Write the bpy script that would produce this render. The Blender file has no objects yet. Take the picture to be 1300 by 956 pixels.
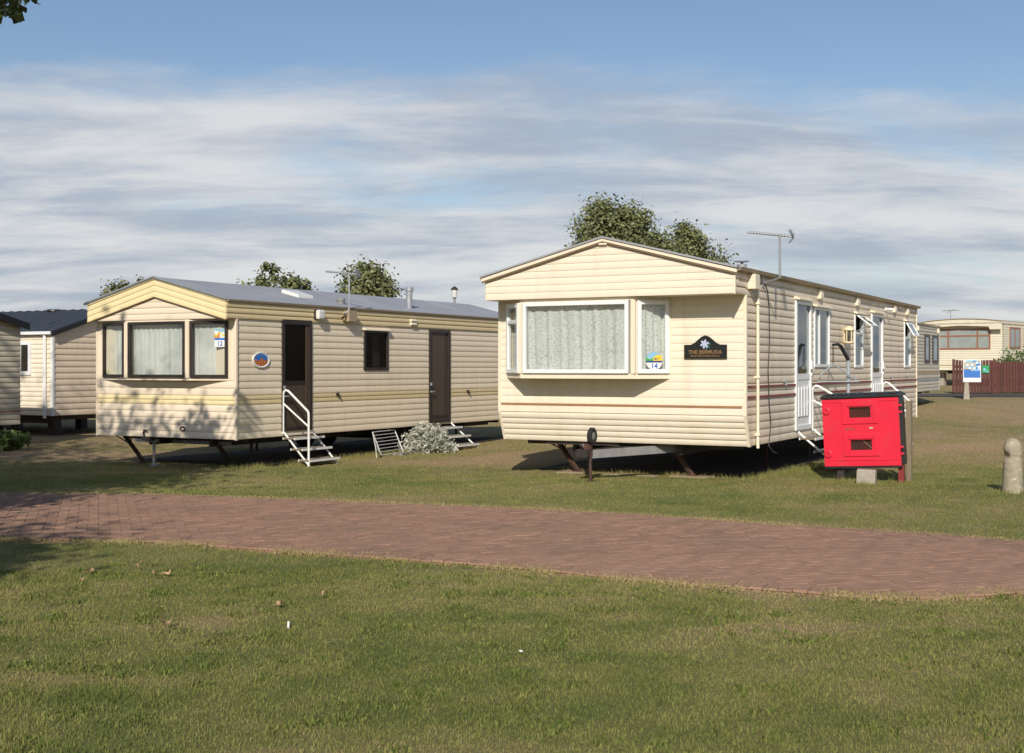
import bpy, bmesh, math, random
import numpy as np
from mathutils import Vector, Matrix
random.seed(7); RNG = np.random.default_rng(7)
R = math.radians
scene = bpy.context.scene
COL = scene.collection

# ------------------------------------------------------------------ camera, world, sun, exposure
cam_d = bpy.data.cameras.new('camera'); cam = bpy.data.objects.new('camera', cam_d); COL.objects.link(cam)
cam.location = (0, 0, 1.55); cam.rotation_euler = (R(90), 0, 0)
cam_d.sensor_width = 36; cam_d.lens = 36 * 1590 / 1300; cam_d.shift_y = -12 / 1300
cam_d.clip_start = .1; cam_d.clip_end = 4000
scene.camera = cam
SUN_EL, SUN_AZ = 33.0, 8.0          # light travels forward and 8 degrees to the right

world = bpy.data.worlds.new('World'); scene.world = world; world.use_nodes = True
def build_world():
    nt = world.node_tree; n = nt.nodes; l = nt.links; n.clear()
    out = n.new('ShaderNodeOutputWorld'); bg = n.new('ShaderNodeBackground'); bg.inputs[1].default_value = .1
    l.new(bg.outputs[0], out.inputs[0])
    sky = n.new('ShaderNodeTexSky'); sky.sky_type = 'NISHITA'; sky.sun_disc = False
    sky.sun_elevation = R(SUN_EL); sky.sun_rotation = R(180 + SUN_AZ)
    sky.air_density = 1.0; sky.dust_density = .6; sky.ozone_density = 2.2
    tc = n.new('ShaderNodeTexCoord'); sep = n.new('ShaderNodeSeparateXYZ'); l.new(tc.outputs['Generated'], sep.inputs[0])
    def math_(op, a, b=None, clamp=False):
        m = n.new('ShaderNodeMath'); m.operation = op; m.use_clamp = clamp
        for i, s in enumerate((a, b)):
            if s is None: continue
            if isinstance(s, (int, float)): m.inputs[i].default_value = s
            else: l.new(s, m.inputs[i])
        return m.outputs[0]
    z = math_('MAXIMUM', sep.outputs[2], 0.0)
    den = math_('ADD', z, .15)
    px = math_('DIVIDE', sep.outputs[0], den); py = math_('DIVIDE', sep.outputs[1], den)
    cmb = n.new('ShaderNodeCombineXYZ'); l.new(px, cmb.inputs[0]); l.new(py, cmb.inputs[1])
    def noise(scale, detail, rough, off, stretch=(1, 1, 1), dist=0.0):
        mp = n.new('ShaderNodeMapping'); mp.inputs['Location'].default_value = off; mp.inputs['Scale'].default_value = stretch
        l.new(cmb.outputs[0], mp.inputs[0])
        t = n.new('ShaderNodeTexNoise'); t.inputs['Scale'].default_value = scale; t.inputs['Detail'].default_value = detail
        t.inputs['Roughness'].default_value = rough; t.inputs['Distortion'].default_value = dist
        l.new(mp.outputs[0], t.inputs['Vector']); return t.outputs[0]
    def rng(v, a, b, c, d, smooth=True):
        m = n.new('ShaderNodeMapRange'); m.interpolation_type = 'SMOOTHSTEP' if smooth else 'LINEAR'
        l.new(v, m.inputs[0])
        for i, x in enumerate((a, b, c, d)): m.inputs[i + 1].default_value = x
        return m.outputs[0]
    n1 = noise(1.0, 12, .60, (3.3, 1.7, 0), (.75, 1.1, 1), .25)
    thr = rng(z, .15, .27, .30, .70)                 # broken deck low in the sky, open blue higher up
    dlt = math_('SUBTRACT', n1, thr)
    mask = rng(dlt, -.06, .20, 0, 1)
    n2 = noise(2.0, 12, .62, (9.1, 4.2, 2), (.65, 1.4, 1), .3)
    n3 = noise(.6, 5, .5, (1.2, 7.7, 5), (.7, 1.2, 1))
    sh = math_('ADD', math_('MULTIPLY', n2, .65), math_('MULTIPLY', n3, .35))
    lit = rng(sh, .39, .62, 0, 1)
    cmix = n.new('ShaderNodeMix'); cmix.data_type = 'RGBA'
    l.new(lit, cmix.inputs['Factor']); cmix.inputs['A'].default_value = (4.05, 4.6, 5.5, 1); cmix.inputs['B'].default_value = (7.4, 7.4, 7.45, 1)
    cl = cmix.outputs['Result']
    # thin veil toward the horizon
    veil = rng(z, 0, .16, .6, 0)
    vm = n.new('ShaderNodeMix'); vm.data_type = 'RGBA'; l.new(veil, vm.inputs['Factor'])
    l.new(sky.outputs[0], vm.inputs['A']); vm.inputs['B'].default_value = (3.9, 4.7, 5.8, 1)
    fm = n.new('ShaderNodeMix'); fm.data_type = 'RGBA'
    l.new(math_('MULTIPLY', mask, .9), fm.inputs['Factor']); l.new(vm.outputs['Result'], fm.inputs['A']); l.new(cl, fm.inputs['B'])
    l.new(fm.outputs['Result'], bg.inputs[0])
build_world()
sun_d = bpy.data.lights.new('sun', 'SUN'); sun_d.energy = 4.5; sun_d.angle = R(.53); sun_d.color = (1, .935, .825)
sun = bpy.data.objects.new('sun', sun_d); COL.objects.link(sun); sun.location = (-5, -30, 30)
LDIR = Vector((math.sin(R(SUN_AZ)) * math.cos(R(SUN_EL)), math.cos(R(SUN_AZ)) * math.cos(R(SUN_EL)), -math.sin(R(SUN_EL))))
sun.rotation_euler = LDIR.to_track_quat('-Z', 'Y').to_euler()
vs = scene.view_settings; vs.view_transform = 'Standard'; vs.look = 'None'; vs.exposure = 0; vs.gamma = 1; vs.use_curve_mapping = False

# ------------------------------------------------------------------ materials
def srgb(r, g, b):
    f = lambda c: (c / 255 / 12.92) if c <= 10 else ((c / 255 + .055) / 1.055) ** 2.4
    return (f(r), f(g), f(b))
MATS = {}
def M(name, col=(.5, .5, .5), rough=.6, var=.10, scale=6, detail=4, bump=0., bscale=40, metal=0., island=0., objr=0., stretch=(1, 1, 1),
      col2=None, c2scale=2, c2lo=.5, c2hi=.7, spec=.5, trans=0., coat=0.):
    if name in MATS: return MATS[name]
    m = bpy.data.materials.new(name); m.use_nodes = True; nt = m.node_tree; n = nt.nodes; l = nt.links
    p = n['Principled BSDF']; p.inputs['Roughness'].default_value = rough; p.inputs['Metallic'].default_value = metal
    p.inputs['Specular IOR Level'].default_value = spec; p.inputs['Coat Weight'].default_value = coat
    tc = n.new('ShaderNodeTexCoord'); mp = n.new('ShaderNodeMapping'); l.new(tc.outputs['Object'], mp.inputs[0]); mp.inputs['Scale'].default_value = stretch
    def nz(s, d=4, r=.55):
        t = n.new('ShaderNodeTexNoise'); t.inputs['Scale'].default_value = s; t.inputs['Detail'].default_value = d; t.inputs['Roughness'].default_value = r
        l.new(mp.outputs[0], t.inputs['Vector']); return t.outputs[0]
    base = n.new('ShaderNodeRGB'); base.outputs[0].default_value = (*col, 1); cur = base.outputs[0]
    if col2 is not None:
        mr = n.new('ShaderNodeMapRange'); l.new(nz(c2scale, 6, .6), mr.inputs[0]); mr.inputs[1].default_value = c2lo; mr.inputs[2].default_value = c2hi
        mx = n.new('ShaderNodeMix'); mx.data_type = 'RGBA'; l.new(mr.outputs[0], mx.inputs['Factor']); l.new(cur, mx.inputs['A']); mx.inputs['B'].default_value = (*col2, 1); cur = mx.outputs['Result']
    val = None
    def addv(sock, a):
        nonlocal val
        mr = n.new('ShaderNodeMapRange'); l.new(sock, mr.inputs[0]); mr.inputs[1].default_value = 0; mr.inputs[2].default_value = 1
        mr.inputs[3].default_value = 1 - a; mr.inputs[4].default_value = 1 + a
        if val is None: val = mr.outputs[0]
        else:
            q = n.new('ShaderNodeMath'); q.operation = 'MULTIPLY'; l.new(val, q.inputs[0]); l.new(mr.outputs[0], q.inputs[1]); val = q.outputs[0]
    if var: addv(nz(scale, detail), var * 2)
    if island:
        ge = n.new('ShaderNodeNewGeometry'); addv(ge.outputs['Random Per Island'], island)
    if objr:
        oi = n.new('ShaderNodeObjectInfo'); addv(oi.outputs['Random'], objr)
    if val is not None:
        vm = n.new('ShaderNodeVectorMath'); vm.operation = 'SCALE'; l.new(cur, vm.inputs[0]); l.new(val, vm.inputs['Scale']); cur = vm.outputs[0]
    l.new(cur, p.inputs['Base Color'])
    if bump:
        b = n.new('ShaderNodeBump'); b.inputs['Strength'].default_value = bump; b.inputs['Distance'].default_value = .01
        l.new(nz(bscale, 5), b.inputs['Height']); l.new(b.outputs[0], p.inputs['Normal'])
    if trans:
        tr = n.new('ShaderNodeBsdfTranslucent'); l.new(cur, tr.inputs[0]); ms = n.new('ShaderNodeMixShader'); ms.inputs[0].default_value = trans
        l.new(p.outputs[0], ms.inputs[1]); l.new(tr.outputs[0], ms.inputs[2]); l.new(ms.outputs[0], n['Material Output'].inputs[0])
    MATS[name] = m; return m
def glass_mat(name, tint=(.85, .9, .9), refl=1.5):
    m = bpy.data.materials.new(name); m.use_nodes = True; nt = m.node_tree; n = nt.nodes; l = nt.links; n.clear()
    o = n.new('ShaderNodeOutputMaterial'); t = n.new('ShaderNodeBsdfTransparent'); t.inputs[0].default_value = (*tint, 1)
    g = n.new('ShaderNodeBsdfGlossy'); g.inputs['Roughness'].default_value = .02
    tc = n.new('ShaderNodeTexCoord'); nz = n.new('ShaderNodeTexNoise'); nz.inputs['Scale'].default_value = 2.2; l.new(tc.outputs['Object'], nz.inputs['Vector'])
    b = n.new('ShaderNodeBump'); b.inputs['Strength'].default_value = .08; b.inputs['Distance'].default_value = .02; l.new(nz.outputs[0], b.inputs['Height']); l.new(b.outputs[0], g.inputs['Normal'])
    lw = n.new('ShaderNodeLayerWeight'); lw.inputs[0].default_value = .5; pw = n.new('ShaderNodeMath'); pw.operation = 'POWER'; l.new(lw.outputs['Facing'], pw.inputs[0]); pw.inputs[1].default_value = 5
    f = n.new('ShaderNodeMapRange'); l.new(pw.outputs[0], f.inputs[0]); f.inputs[3].default_value = ((refl - 1) / (refl + 1)) ** 2; f.inputs[4].default_value = 1
    mx = n.new('ShaderNodeMixShader'); l.new(f.outputs[0], mx.inputs[0]); l.new(t.outputs[0], mx.inputs[1]); l.new(g.outputs[0], mx.inputs[2]); l.new(mx.outputs[0], o.inputs[0])
    MATS[name] = m; return m
def curtain_mat(name, col, dark, scale, lo, hi):
    m = M(name, col, .9, .06, 3, trans=.35, col2=dark, c2scale=scale, c2lo=lo, c2hi=hi); return m

VST = (3, 3, .35)     # streaks run down the walls
M('cream', (.80, .705, .56), .42, .035, 3, bump=.03, bscale=14, objr=.02, stretch=VST, col2=(.68, .575, .42), c2scale=1.1, c2lo=.54, c2hi=.85)
M('cream_trim', (.79, .69, .53), .4, .04, 4, stretch=VST)
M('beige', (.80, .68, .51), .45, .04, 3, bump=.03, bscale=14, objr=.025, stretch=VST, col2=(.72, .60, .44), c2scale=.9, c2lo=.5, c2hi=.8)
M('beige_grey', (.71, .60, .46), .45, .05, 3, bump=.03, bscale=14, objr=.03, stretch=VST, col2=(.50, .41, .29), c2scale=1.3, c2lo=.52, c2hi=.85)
M('beige_front', (.79, .665, .51), .45, .04, 3, objr=.02, stretch=VST)
M('yellow_band', (.66, .53, .30), .45, .05, 3, objr=.03, stretch=VST)
M('yellow_fascia', (.78, .65, .37), .45, .05, 3, objr=.03, stretch=VST)
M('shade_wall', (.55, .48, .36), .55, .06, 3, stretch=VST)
M('far_cream', (.70, .645, .50), .5, .06, 3, stretch=VST)
M('grey_wall', (.50, .47, .38), .55, .1, 3, stretch=VST)
M('pink_beige', (.74, .60, .44), .5, .05, 3, stretch=VST)
M('roof_grey', (.31, .315, .34), .55, .08, 1.2, bump=.05, bscale=20, col2=(.36, .36, .375), c2scale=.7)
M('dark_tile', (.035, .04, .047), .5, .12, 5, objr=.1, bump=.1)
M('gutter_tan', (.36, .28, .18), .5, .15, 3, stretch=(1, 1, 3))
M('barge_brown', (.20, .13, .07), .5, .1)
M('stripe_brown', (.33, .17, .085), .5, .1)
M('stripe_red', (.20, .028, .03), .5, .15, 4)
M('stripe_orange', (.45, .28, .13), .5, .15, 4)
M('upvc', (.78, .78, .78), .3, .03, 3, coat=.2)
M('white_metal', (.76, .75, .72), .4, .08, 12, col2=(.52, .44, .34), c2scale=9, c2lo=.62, c2hi=.74)
M('brown_frame', (.030, .021, .018), .4, .15, 5)
M('brown_door', (.075, .05, .034), .45, .12, 2, bump=.05, bscale=30, stretch=(6, 6, .6))
M('red_brown_frame', (.30, .13, .07), .5, .1)
M('steel_dark', (.03, .022, .019), .6, .2, 12, col2=(.09, .04, .022), c2scale=7)
M('rust', (.06, .03, .023), .75, .25, 14, col2=(.14, .055, .025), c2scale=9)
M('steel_grey', (.22, .215, .21), .55, .15, 8, col2=(.14, .08, .05), c2scale=5, c2lo=.6)
M('galv', (.42, .43, .44), .4, .15, 10, metal=.5)
M('pole_grey', (.33, .36, .39), .5, .1, 8)
M('black_plastic', (.012, .012, .014), .45, .1, 8)
M('rubber', (.018, .018, .018), .85, .2, 20)
M('red_plastic', (.70, .016, .045), .38, .06, 3, bump=.12, bscale=5, col2=(.60, .035, .055), c2scale=3.5, c2lo=.5, c2hi=.75)
M('post_red', (.22, .02, .022), .6, .2, 8, col2=(.10, .04, .03), c2scale=6)
M('dark_interior', (.05, .042, .035), .8, .1)
M('floor_inside', (.16, .11, .08), .8, .1)
M('concrete', (.36, .32, .26), .9, .18, 14, bump=.4, bscale=60)
M('slab', (.30, .22, .15), .9, .18, 9, bump=.4, bscale=50)
M('stone', (.33, .285, .205), .92, .22, 16, detail=8, bump=.9, bscale=45, col2=(.52, .49, .40), c2scale=11, c2lo=.6, c2hi=.68)
M('wood_post', (.21, .165, .11), .85, .2, 6, stretch=(6, 6, .8), bump=.2)
M('fence_red', (.095, .03, .024), .8, .2, 6, objr=.2, stretch=(5, 5, .7))
M('brick', (.33, .196, .136), .9, .10, 22, island=.10, objr=.09, bump=.5, bscale=120, spec=.12, col2=(.27, .175, .122), c2scale=1.3, c2lo=.45, c2hi=.7)
M('joint', (.25, .18, .11), .95, .3, 14, bump=.5, col2=(.085, .085, .038), c2scale=3.2, c2lo=.46, c2hi=.60)
M('asphalt', (.062, .058, .056), .9, .15, 20, bump=.3)
M('bark', (.11, .085, .06), .95, .25, 10, bump=.6, bscale=20, stretch=(4, 4, .8))
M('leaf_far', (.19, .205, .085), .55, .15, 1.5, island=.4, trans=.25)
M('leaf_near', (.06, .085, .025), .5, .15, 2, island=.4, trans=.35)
M('silver_leaf', (.50, .51, .43), .8, .1, 6, island=.25, trans=.2)
M('plant_leaf', (.13, .19, .05), .5, .1, 4, island=.3, trans=.3)
M('dead_leaf', (.40, .25, .14), .8, .15, 20, objr=.25)
M('white_paint', (.78, .77, .74), .5, .05)
M('sign_black', (.012, .013, .013), .4, .1)
M('gold_text', (.27, .145, .055), .6, .1)
M('petal', (.42, .46, .62), .6, .15, 40)
M('petal_green', (.04, .22, .14), .6, .1)
M('p_white', (.75, .75, .74), .4, .03); M('p_navy', (.03, .05, .20), .4, .05); M('p_blue', (.04, .17, .52), .4, .05); M('p_sky', (.25, .48, .66), .4, .05)
M('p_green', (.08, .36, .06), .4, .05); M('p_yellow', (.75, .55, .05), .4, .05); M('p_orange', (.62, .20, .04), .4, .05); M('p_brick', (.28, .07, .04), .5, .1); M('p_tan', (.55, .40, .22), .5, .1)
M('p_greenboard', (.02, .32, .10), .4, .05); M('p_grey', (.4, .42, .43), .5, .05)
glass_mat('glass', (.93, .95, .94), 1.5); glass_mat('glass_side', (.75, .79, .79), 1.8); glass_mat('glass_dark', (.5, .5, .48), 1.45)
curtain_mat('lace', (.92, .92, .90), (.54, .56, .54), 42, .48, .66)
curtain_mat('net', (.90, .90, .88), (.50, .52, .51), 1.6, .45, .78)
M('net_grey', (.55, .56, .56), .9, .12, 3, trans=.3); M('blind', (.62, .58, .46), .9, .06, 3, trans=.2)
M('opal', (.70, .69, .66), .35, .04); M('lantern_cream', (.74, .63, .42), .4, .04)
M('cable', (.05, .045, .04), .7, .1)

# ------------------------------------------------------------------ geometry helpers
def ident(s, z, o): return (s, -o, z)
class MB:
    def __init__(s): s.v = []; s.f = []; s.m = []
    def add(s, vs, fs, mi=0):
        k = len(s.v); s.v += [tuple(p) for p in vs]; s.f += [tuple(i + k for i in f) for f in fs]; s.m += [mi] * len(fs)
    def box(s, x0, x1, y0, y1, z0, z1, mi=0):
        s.add([(x0, y0, z0), (x1, y0, z0), (x1, y1, z0), (x0, y1, z0), (x0, y0, z1), (x1, y0, z1), (x1, y1, z1), (x0, y1, z1)],
              [(0, 3, 2, 1), (4, 5, 6, 7), (0, 1, 5, 4), (1, 2, 6, 5), (2, 3, 7, 6), (3, 0, 4, 7)], mi); return s
    def pbox(s, P, s0, s1, z0, z1, o0, o1, mi=0):
        c = [P(a, z, o) for o in (o0, o1) for z in (z0, z1) for a in (s0, s1)]
        s.add(c, [(0, 1, 3, 2), (4, 6, 7, 5), (0, 4, 5, 1), (2, 3, 7, 6), (0, 2, 6, 4), (1, 5, 7, 3)], mi); return s
    def chbox(s, x0, x1, y0, y1, z0, z1, c):      # box with chamfered top edges
        a = [(x0, y0), (x1, y0), (x1, y1), (x0, y1)]; b = [(x0 + c, y0 + c), (x1 - c, y0 + c), (x1 - c, y1 - c), (x0 + c, y1 - c)]
        vs = [(x, y, z0) for x, y in a] + [(x, y, z1 - c) for x, y in a] + [(x, y, z1) for x, y in b]
        fs = [(8, 9, 10, 11)] + [(i, (i + 1) % 4, 4 + (i + 1) % 4, 4 + i) for i in range(4)] + [(4 + i, 4 + (i + 1) % 4, 8 + (i + 1) % 4, 8 + i) for i in range(4)]
        s.add(vs, fs); return s
    def prism(s, poly, fa, fb):                   # poly 2D list, fa/fb map (x,y)->3D for the two ends
        n = len(poly); vs = [fa(*p) for p in poly] + [fb(*p) for p in poly]
        s.add(vs, [tuple(range(n))[::-1], tuple(range(n, 2 * n))] + [(i, (i + 1) % n, n + (i + 1) % n, n + i) for i in range(n)]); return s
    def tube(s, pts, r, n=8, cap=True):
        pts = [Vector(p) for p in pts]; rs = r if isinstance(r, (list, tuple)) else [r] * len(pts); rings = []
        up = Vector((0, 0, 1)); k0 = len(s.v); vs = []
        ref = None
        for i, p in enumerate(pts):
            t = ((pts[i + 1] - p).normalized() if i + 1 < len(pts) else Vector()) + ((p - pts[i - 1]).normalized() if i else Vector())
            t = t.normalized() if t.length > 1e-6 else Vector((0, 0, 1))
            if ref is None: ref = up if abs(t.z) < .9 else Vector((1, 0, 0))
            a = ref - t * ref.dot(t)
            if a.length < 1e-4: a = Vector((0, 1, 0)) - t * t.y
            a.normalize(); b = t.cross(a); ref = a
            vs += [p + (a * math.cos(q) + b * math.sin(q)) * rs[i] for q in [2 * math.pi * j / n for j in range(n)]]
        fs = [(i * n + j, i * n + (j + 1) % n, (i + 1) * n + (j + 1) % n, (i + 1) * n + j) for i in range(len(pts) - 1) for j in range(n)]
        if cap: fs += [tuple(range(n))[::-1], tuple(range((len(pts) - 1) * n, len(pts) * n))]
        s.add(vs, fs); return s
    def lathe(s, prof, c=(0, 0, 0), n=16, axis='z'):
        vs = []; 
        for r, z in prof:
            for j in range(n):
                q = 2 * math.pi * j / n; x, y = r * math.cos(q), r * math.sin(q)
                vs.append((c[0] + x, c[1] + y, c[2] + z) if axis == 'z' else ((c[0] + z, c[1] + x, c[2] + y) if axis == 'x' else (c[0] + x, c[1] + z, c[2] + y)))
        m = len(prof)
        fs = [(i * n + j, i * n + (j + 1) % n, (i + 1) * n + (j + 1) % n, (i + 1) * n + j) for i in range(m - 1) for j in range(n)]
        fs += [tuple(range(n))[::-1], tuple(range((m - 1) * n, m * n))]
        s.add(vs, fs); return s
    def obj(s, name, mat, parent=None, smooth=False, bevel=0, **tags):
        me = bpy.data.meshes.new(name); me.from_pydata(s.v, [], s.f)
        for x in (mat if isinstance(mat, (list, tuple)) else [mat]): me.materials.append(MATS[x] if isinstance(x, str) else x)
        if any(s.m): me.polygons.foreach_set('material_index', s.m)
        bm = bmesh.new(); bm.from_mesh(me); bmesh.ops.recalc_face_normals(bm, faces=bm.faces); bm.to_mesh(me); bm.free()
        if smooth: me.polygons.foreach_set('use_smooth', [True] * len(me.polygons)); 
        o = bpy.data.objects.new(name, me); COL.objects.link(o)
        if smooth == 'auto': me.set_sharp_from_angle(angle=R(40))
        if parent: o.parent = parent
        if bevel:
            b = o.modifiers.new('bevel', 'BEVEL'); b.width = bevel; b.segments = 2; b.limit_method = 'ANGLE'; b.angle_limit = R(40)
        tag(o, **tags); return o
def tag(o, label=None, cat=None, group=None, kind=None):
    if label: o['label'] = label
    if cat: o['category'] = cat
    if group: o['group'] = group
    if kind: o['kind'] = kind
    return o
def empty(name, loc, rz=0, label=None, cat=None, group=None):
    o = bpy.data.objects.new(name, None); COL.objects.link(o); o.location = loc; o.rotation_euler = (0, 0, rz); o.empty_display_size = .2
    return tag(o, label, cat, group)
PROFILE = [(0, .002), (0, .0125), (.05, .0165), (.14, .0195), (.30, .0205), (.46, .0195), (.62, .0168), (.76, .0125), (.88, .0075), (1, .0035)]
SHARP = [(0, .002), (0, .018), (.05, .0205), (.35, .0205), (.62, .018), (.78, .0135), (.90, .006), (1, .003)]
def prof_at(t, PROFILE=PROFILE):
    for (a, oa), (b, ob) in zip(PROFILE[1:], PROFILE[2:]):
        if a <= t <= b: return oa + (ob - oa) * (t - a) / max(b - a, 1e-6)
    return PROFILE[-1][1]
def plank(P, sl, sr, z0, z1, za, zb, mat, parent, name='plank', sc=1.0, prof=None):
    PROFILE = prof or SHARP
    pts = [(z0, 0.0)] + [(z0, prof_at((z0 - za) / (zb - za), PROFILE) * sc)]
    pts += [(za + t * (zb - za), o * sc) for t, o in PROFILE[2:] if z0 + 1e-4 < za + t * (zb - za) < z1 - 1e-4]
    pts += [(z1, prof_at((z1 - za) / (zb - za), PROFILE) * sc), (z1, 0.0)]
    L_ = [P(sl(z), z, o) for z, o in pts]; R_ = [P(sr(z), z, o) for z, o in pts]; n = len(pts)
    m = MB(); m.add(L_ + R_, [(i, i + 1, n + i + 1, n + i) for i in range(n - 1)] + [tuple(range(n)), tuple(range(n, 2 * n))[::-1]])
    o = m.obj(name, mat, parent); k = len(o.data.polygons); o.data.polygons.foreach_set('use_smooth', [True] * (k - 2) + [False] * 2); o.data.set_sharp_from_angle(angle=R(32)); return o
def siding(P, sl, sr, rows, openings, parent, sc=1.0, prof=None):
    """rows: (z0,z1,mat); openings: (s0,s1,z0,z1); every board piece is an object"""
    fl = sl if callable(sl) else (lambda z: sl); fr = sr if callable(sr) else (lambda z: sr)
    for za, zb, mat in rows:
        ops = [o for o in openings if o[2] < zb - 1e-4 and o[3] > za + 1e-4]
        lo = min(fl(za), fl(zb)); hi = max(fr(za), fr(zb))
        cuts = sorted({lo, hi} | {c for o in ops for c in o[:2] if lo < c < hi})
        segs = []
        for a, b in zip(cuts, cuts[1:]):
            mid = (a + b) / 2; rng = [(za, zb)]
            for o in ops:
                if o[0] < mid < o[1]:
                    nr = []
                    for r0, r1 in rng:
                        if o[2] > r0 + .006: nr.append((r0, min(r1, o[2])))
                        if o[3] < r1 - .006: nr.append((max(r0, o[3]), r1))
                    rng = [r for r in nr if r[1] - r[0] > .006]
            for r in rng:
                for sg in segs:
                    if abs(sg[1] - a) < 1e-6 and sg[2] == r: sg[1] = b; break
                else: segs.append([a, b, r])
        for a, b, (r0, r1) in segs:
            A = fl if a == lo else (lambda z, a=a: a); B = fr if b == hi else (lambda z, b=b: b)
            zt = r1
            while B(zt) - A(zt) < .01 and zt > r0 + .004: zt -= .004
            if zt - r0 > .01: plank(P, A, B, r0, zt, za, zb, mat, parent, sc=sc, prof=prof)
def rows_of(z0, z1, n, mat): return [(z0 + (z1 - z0) * i / n, z0 + (z1 - z0) * (i + 1) / n, mat) for i in range(n)]
def wall_sheet(mb, P, s0, s1, z0, z1, openings, o0=-.045, o1=0.0):
    ss = sorted({s0, s1} | {c for o in openings for c in o[:2] if s0 < c < s1}); zs = sorted({z0, z1} | {c for o in openings for c in o[2:4] if z0 < c < z1})
    for a, b in zip(ss, ss[1:]):
        for c, d in zip(zs, zs[1:]):
            if not any(o[0] < (a + b) / 2 < o[1] and o[2] < (c + d) / 2 < o[3] for o in openings): mb.pbox(P, a, b, c, d, o0, o1)
def ribbed(P, s0, s1, z0, z1, pitch, mat, parent, name, sl=None, sr=None):
    m = MB(); n = max(1, round((z1 - z0) / pitch)); fl = sl or (lambda z: s0); fr = sr or (lambda z: s1)
    for i in range(n):
        za = z0 + (z1 - z0) * i / n; zb = z0 + (z1 - z0) * (i + 1) / n
        pts = [(za + t * (zb - za), o) for t, o in PROFILE]
        if fr(zb) - fl(zb) < .02: zb2 = za + .02
        L_ = [P(min(fl(z), fr(z)), z, o) for z, o in pts]; R_ = [P(fr(z), z, o) for z, o in pts]; k = len(pts)
        m.add(L_ + R_, [(j, j + 1, k + j + 1, k + j) for j in range(k - 1)])
    return m.obj(name, mat, parent)
def frame_boxes(m, P, s0, s1, z0, z1, w, o0, o1, wb=None, wt=None):
    wb = wb or w; wt = wt or w
    m.pbox(P, s0, s0 + w, z0, z1, o0, o1); m.pbox(P, s1 - w, s1, z0, z1, o0, o1)
    m.pbox(P, s0 + w, s1 - w, z0, z0 + wb, o0, o1); m.pbox(P, s0 + w, s1 - w, z1 - wt, z1, o0, o1)
def drape(P, s0, s1, z0, z1, out, amp, waves, mat, parent, name='curtain', seed=0, gather=.3):
    rr = random.Random(seed); nx = max(12, int(waves * 10)); nz = 8; vs = []; ph = [rr.uniform(0, 6) for _ in range(4)]
    for j in range(nz + 1):
        t = j / nz
        for i in range(nx + 1):
            u = i / nx; w = u * waves * 2 * math.pi
            o = amp * (math.sin(w + ph[0] + gather * math.sin(3 * t + ph[1])) * .6 + .4 * math.sin(1.7 * w + ph[2] + t)) * (.5 + .5 * (1 - t) + .2)
            vs.append(P(s0 + (s1 - s0) * u, z0 + (z1 - z0) * t, out + o))
    m = MB(); m.add(vs, [(j * (nx + 1) + i, j * (nx + 1) + i + 1, (j + 1) * (nx + 1) + i + 1, (j + 1) * (nx + 1) + i) for j in range(nz) for i in range(nx)])
    return m.obj(name, mat, parent, smooth=True)
def window(P, s0, s1, z0, z1, root, fmat, glass, w=.05, mull=(), trans=(), o0=-.03, o1=.035, curtain=None, cw=6, sill=None, hood=None, seed=0, name='window', skip_pane=None):
    m = MB(); frame_boxes(m, P, s0, s1, z0, z1, w, o0, o1)
    for q in mull: m.pbox(P, q - w * .45, q + w * .45, z0 + w, z1 - w, o0 + .004, o1 - .004)
    for (q, a, b) in trans: m.pbox(P, a + w * .5, b - w * .5, q - w * .45, q + w * .45, o0 + .006, o1 - .006)
    win = m.obj(name, fmat, root, bevel=.006)
    ss = [s0] + list(mull) + [s1]
    for i, (a, b) in enumerate(zip(ss, ss[1:])):
        zz = [z0] + [q for (q, c, d) in trans if c <= (a + b) / 2 <= d] + [z1]
        for j, (c, d) in enumerate(zip(zz, zz[1:])):
            if skip_pane == (i, j): continue
            e = w * .5
            MB().pbox(P, a + e, b - e, c + e, d - e, .004, .010).obj('pane', glass, win)
    if curtain: drape(P, s0 + w * .6, s1 - w * .6, z0 + w * .6, z1 - w * .4, -.07, .018, cw, curtain, win, seed=seed)
    if sill: MB().pbox(P, s0 - .03, s1 + .03, z0 - .035, z0 - .002, 0, .06).obj('sill', sill, win)
    if hood: MB().prism([(0, 0), (.085, -.012), (.085, .008), (0, .045)], lambda o, z: P(s0 - .03, z1 + .004 + z, o), lambda o, z: P(s1 + .03, z1 + .004 + z, o)).obj('hood', hood, win)
    return win
def text(body, size, P, s, z, out, mat, parent, name='lettering', bold=0.0, sx=1.0):
    cu = bpy.data.curves.new(name, 'FONT'); cu.body = body; cu.size = size; cu.align_x = 'CENTER'; cu.offset = bold; cu.resolution_u = 3
    to = bpy.data.objects.new('tmp', cu); COL.objects.link(to); dg = bpy.context.evaluated_depsgraph_get(); dg.update()
    me = bpy.data.meshes.new_from_object(to.evaluated_get(dg)); bpy.data.objects.remove(to)
    for v in me.vertices: v.co = P(s + v.co.x * sx, z + v.co.y, out)
    me.materials.clear(); me.materials.append(MATS[mat]); me.name = name
    o = bpy.data.objects.new(name, me); COL.objects.link(o); o.parent = parent; return o
def print_grid(P, s0, s1, z0, z1, out, nx, nz, fn, pal, name, parent, thick=.004):
    m = MB(); m.pbox(P, s0, s1, z0, z1, 0, 0) if False else None
    for j in range(nz):
        for i in range(nx):
            u, t = (i + .5) / nx, (j + .5) / nz; k = fn(u, t)
            if k is None: continue
            a, b = s0 + (s1 - s0) * i / nx, s0 + (s1 - s0) * (i + 1) / nx; c, d = z0 + (z1 - z0) * j / nz, z0 + (z1 - z0) * (j + 1) / nz
            m.add([P(a, c, out), P(b, c, out), P(b, d, out), P(a, d, out)], [(0, 1, 2, 3)], k)
    return m.obj(name, pal, parent)

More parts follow.
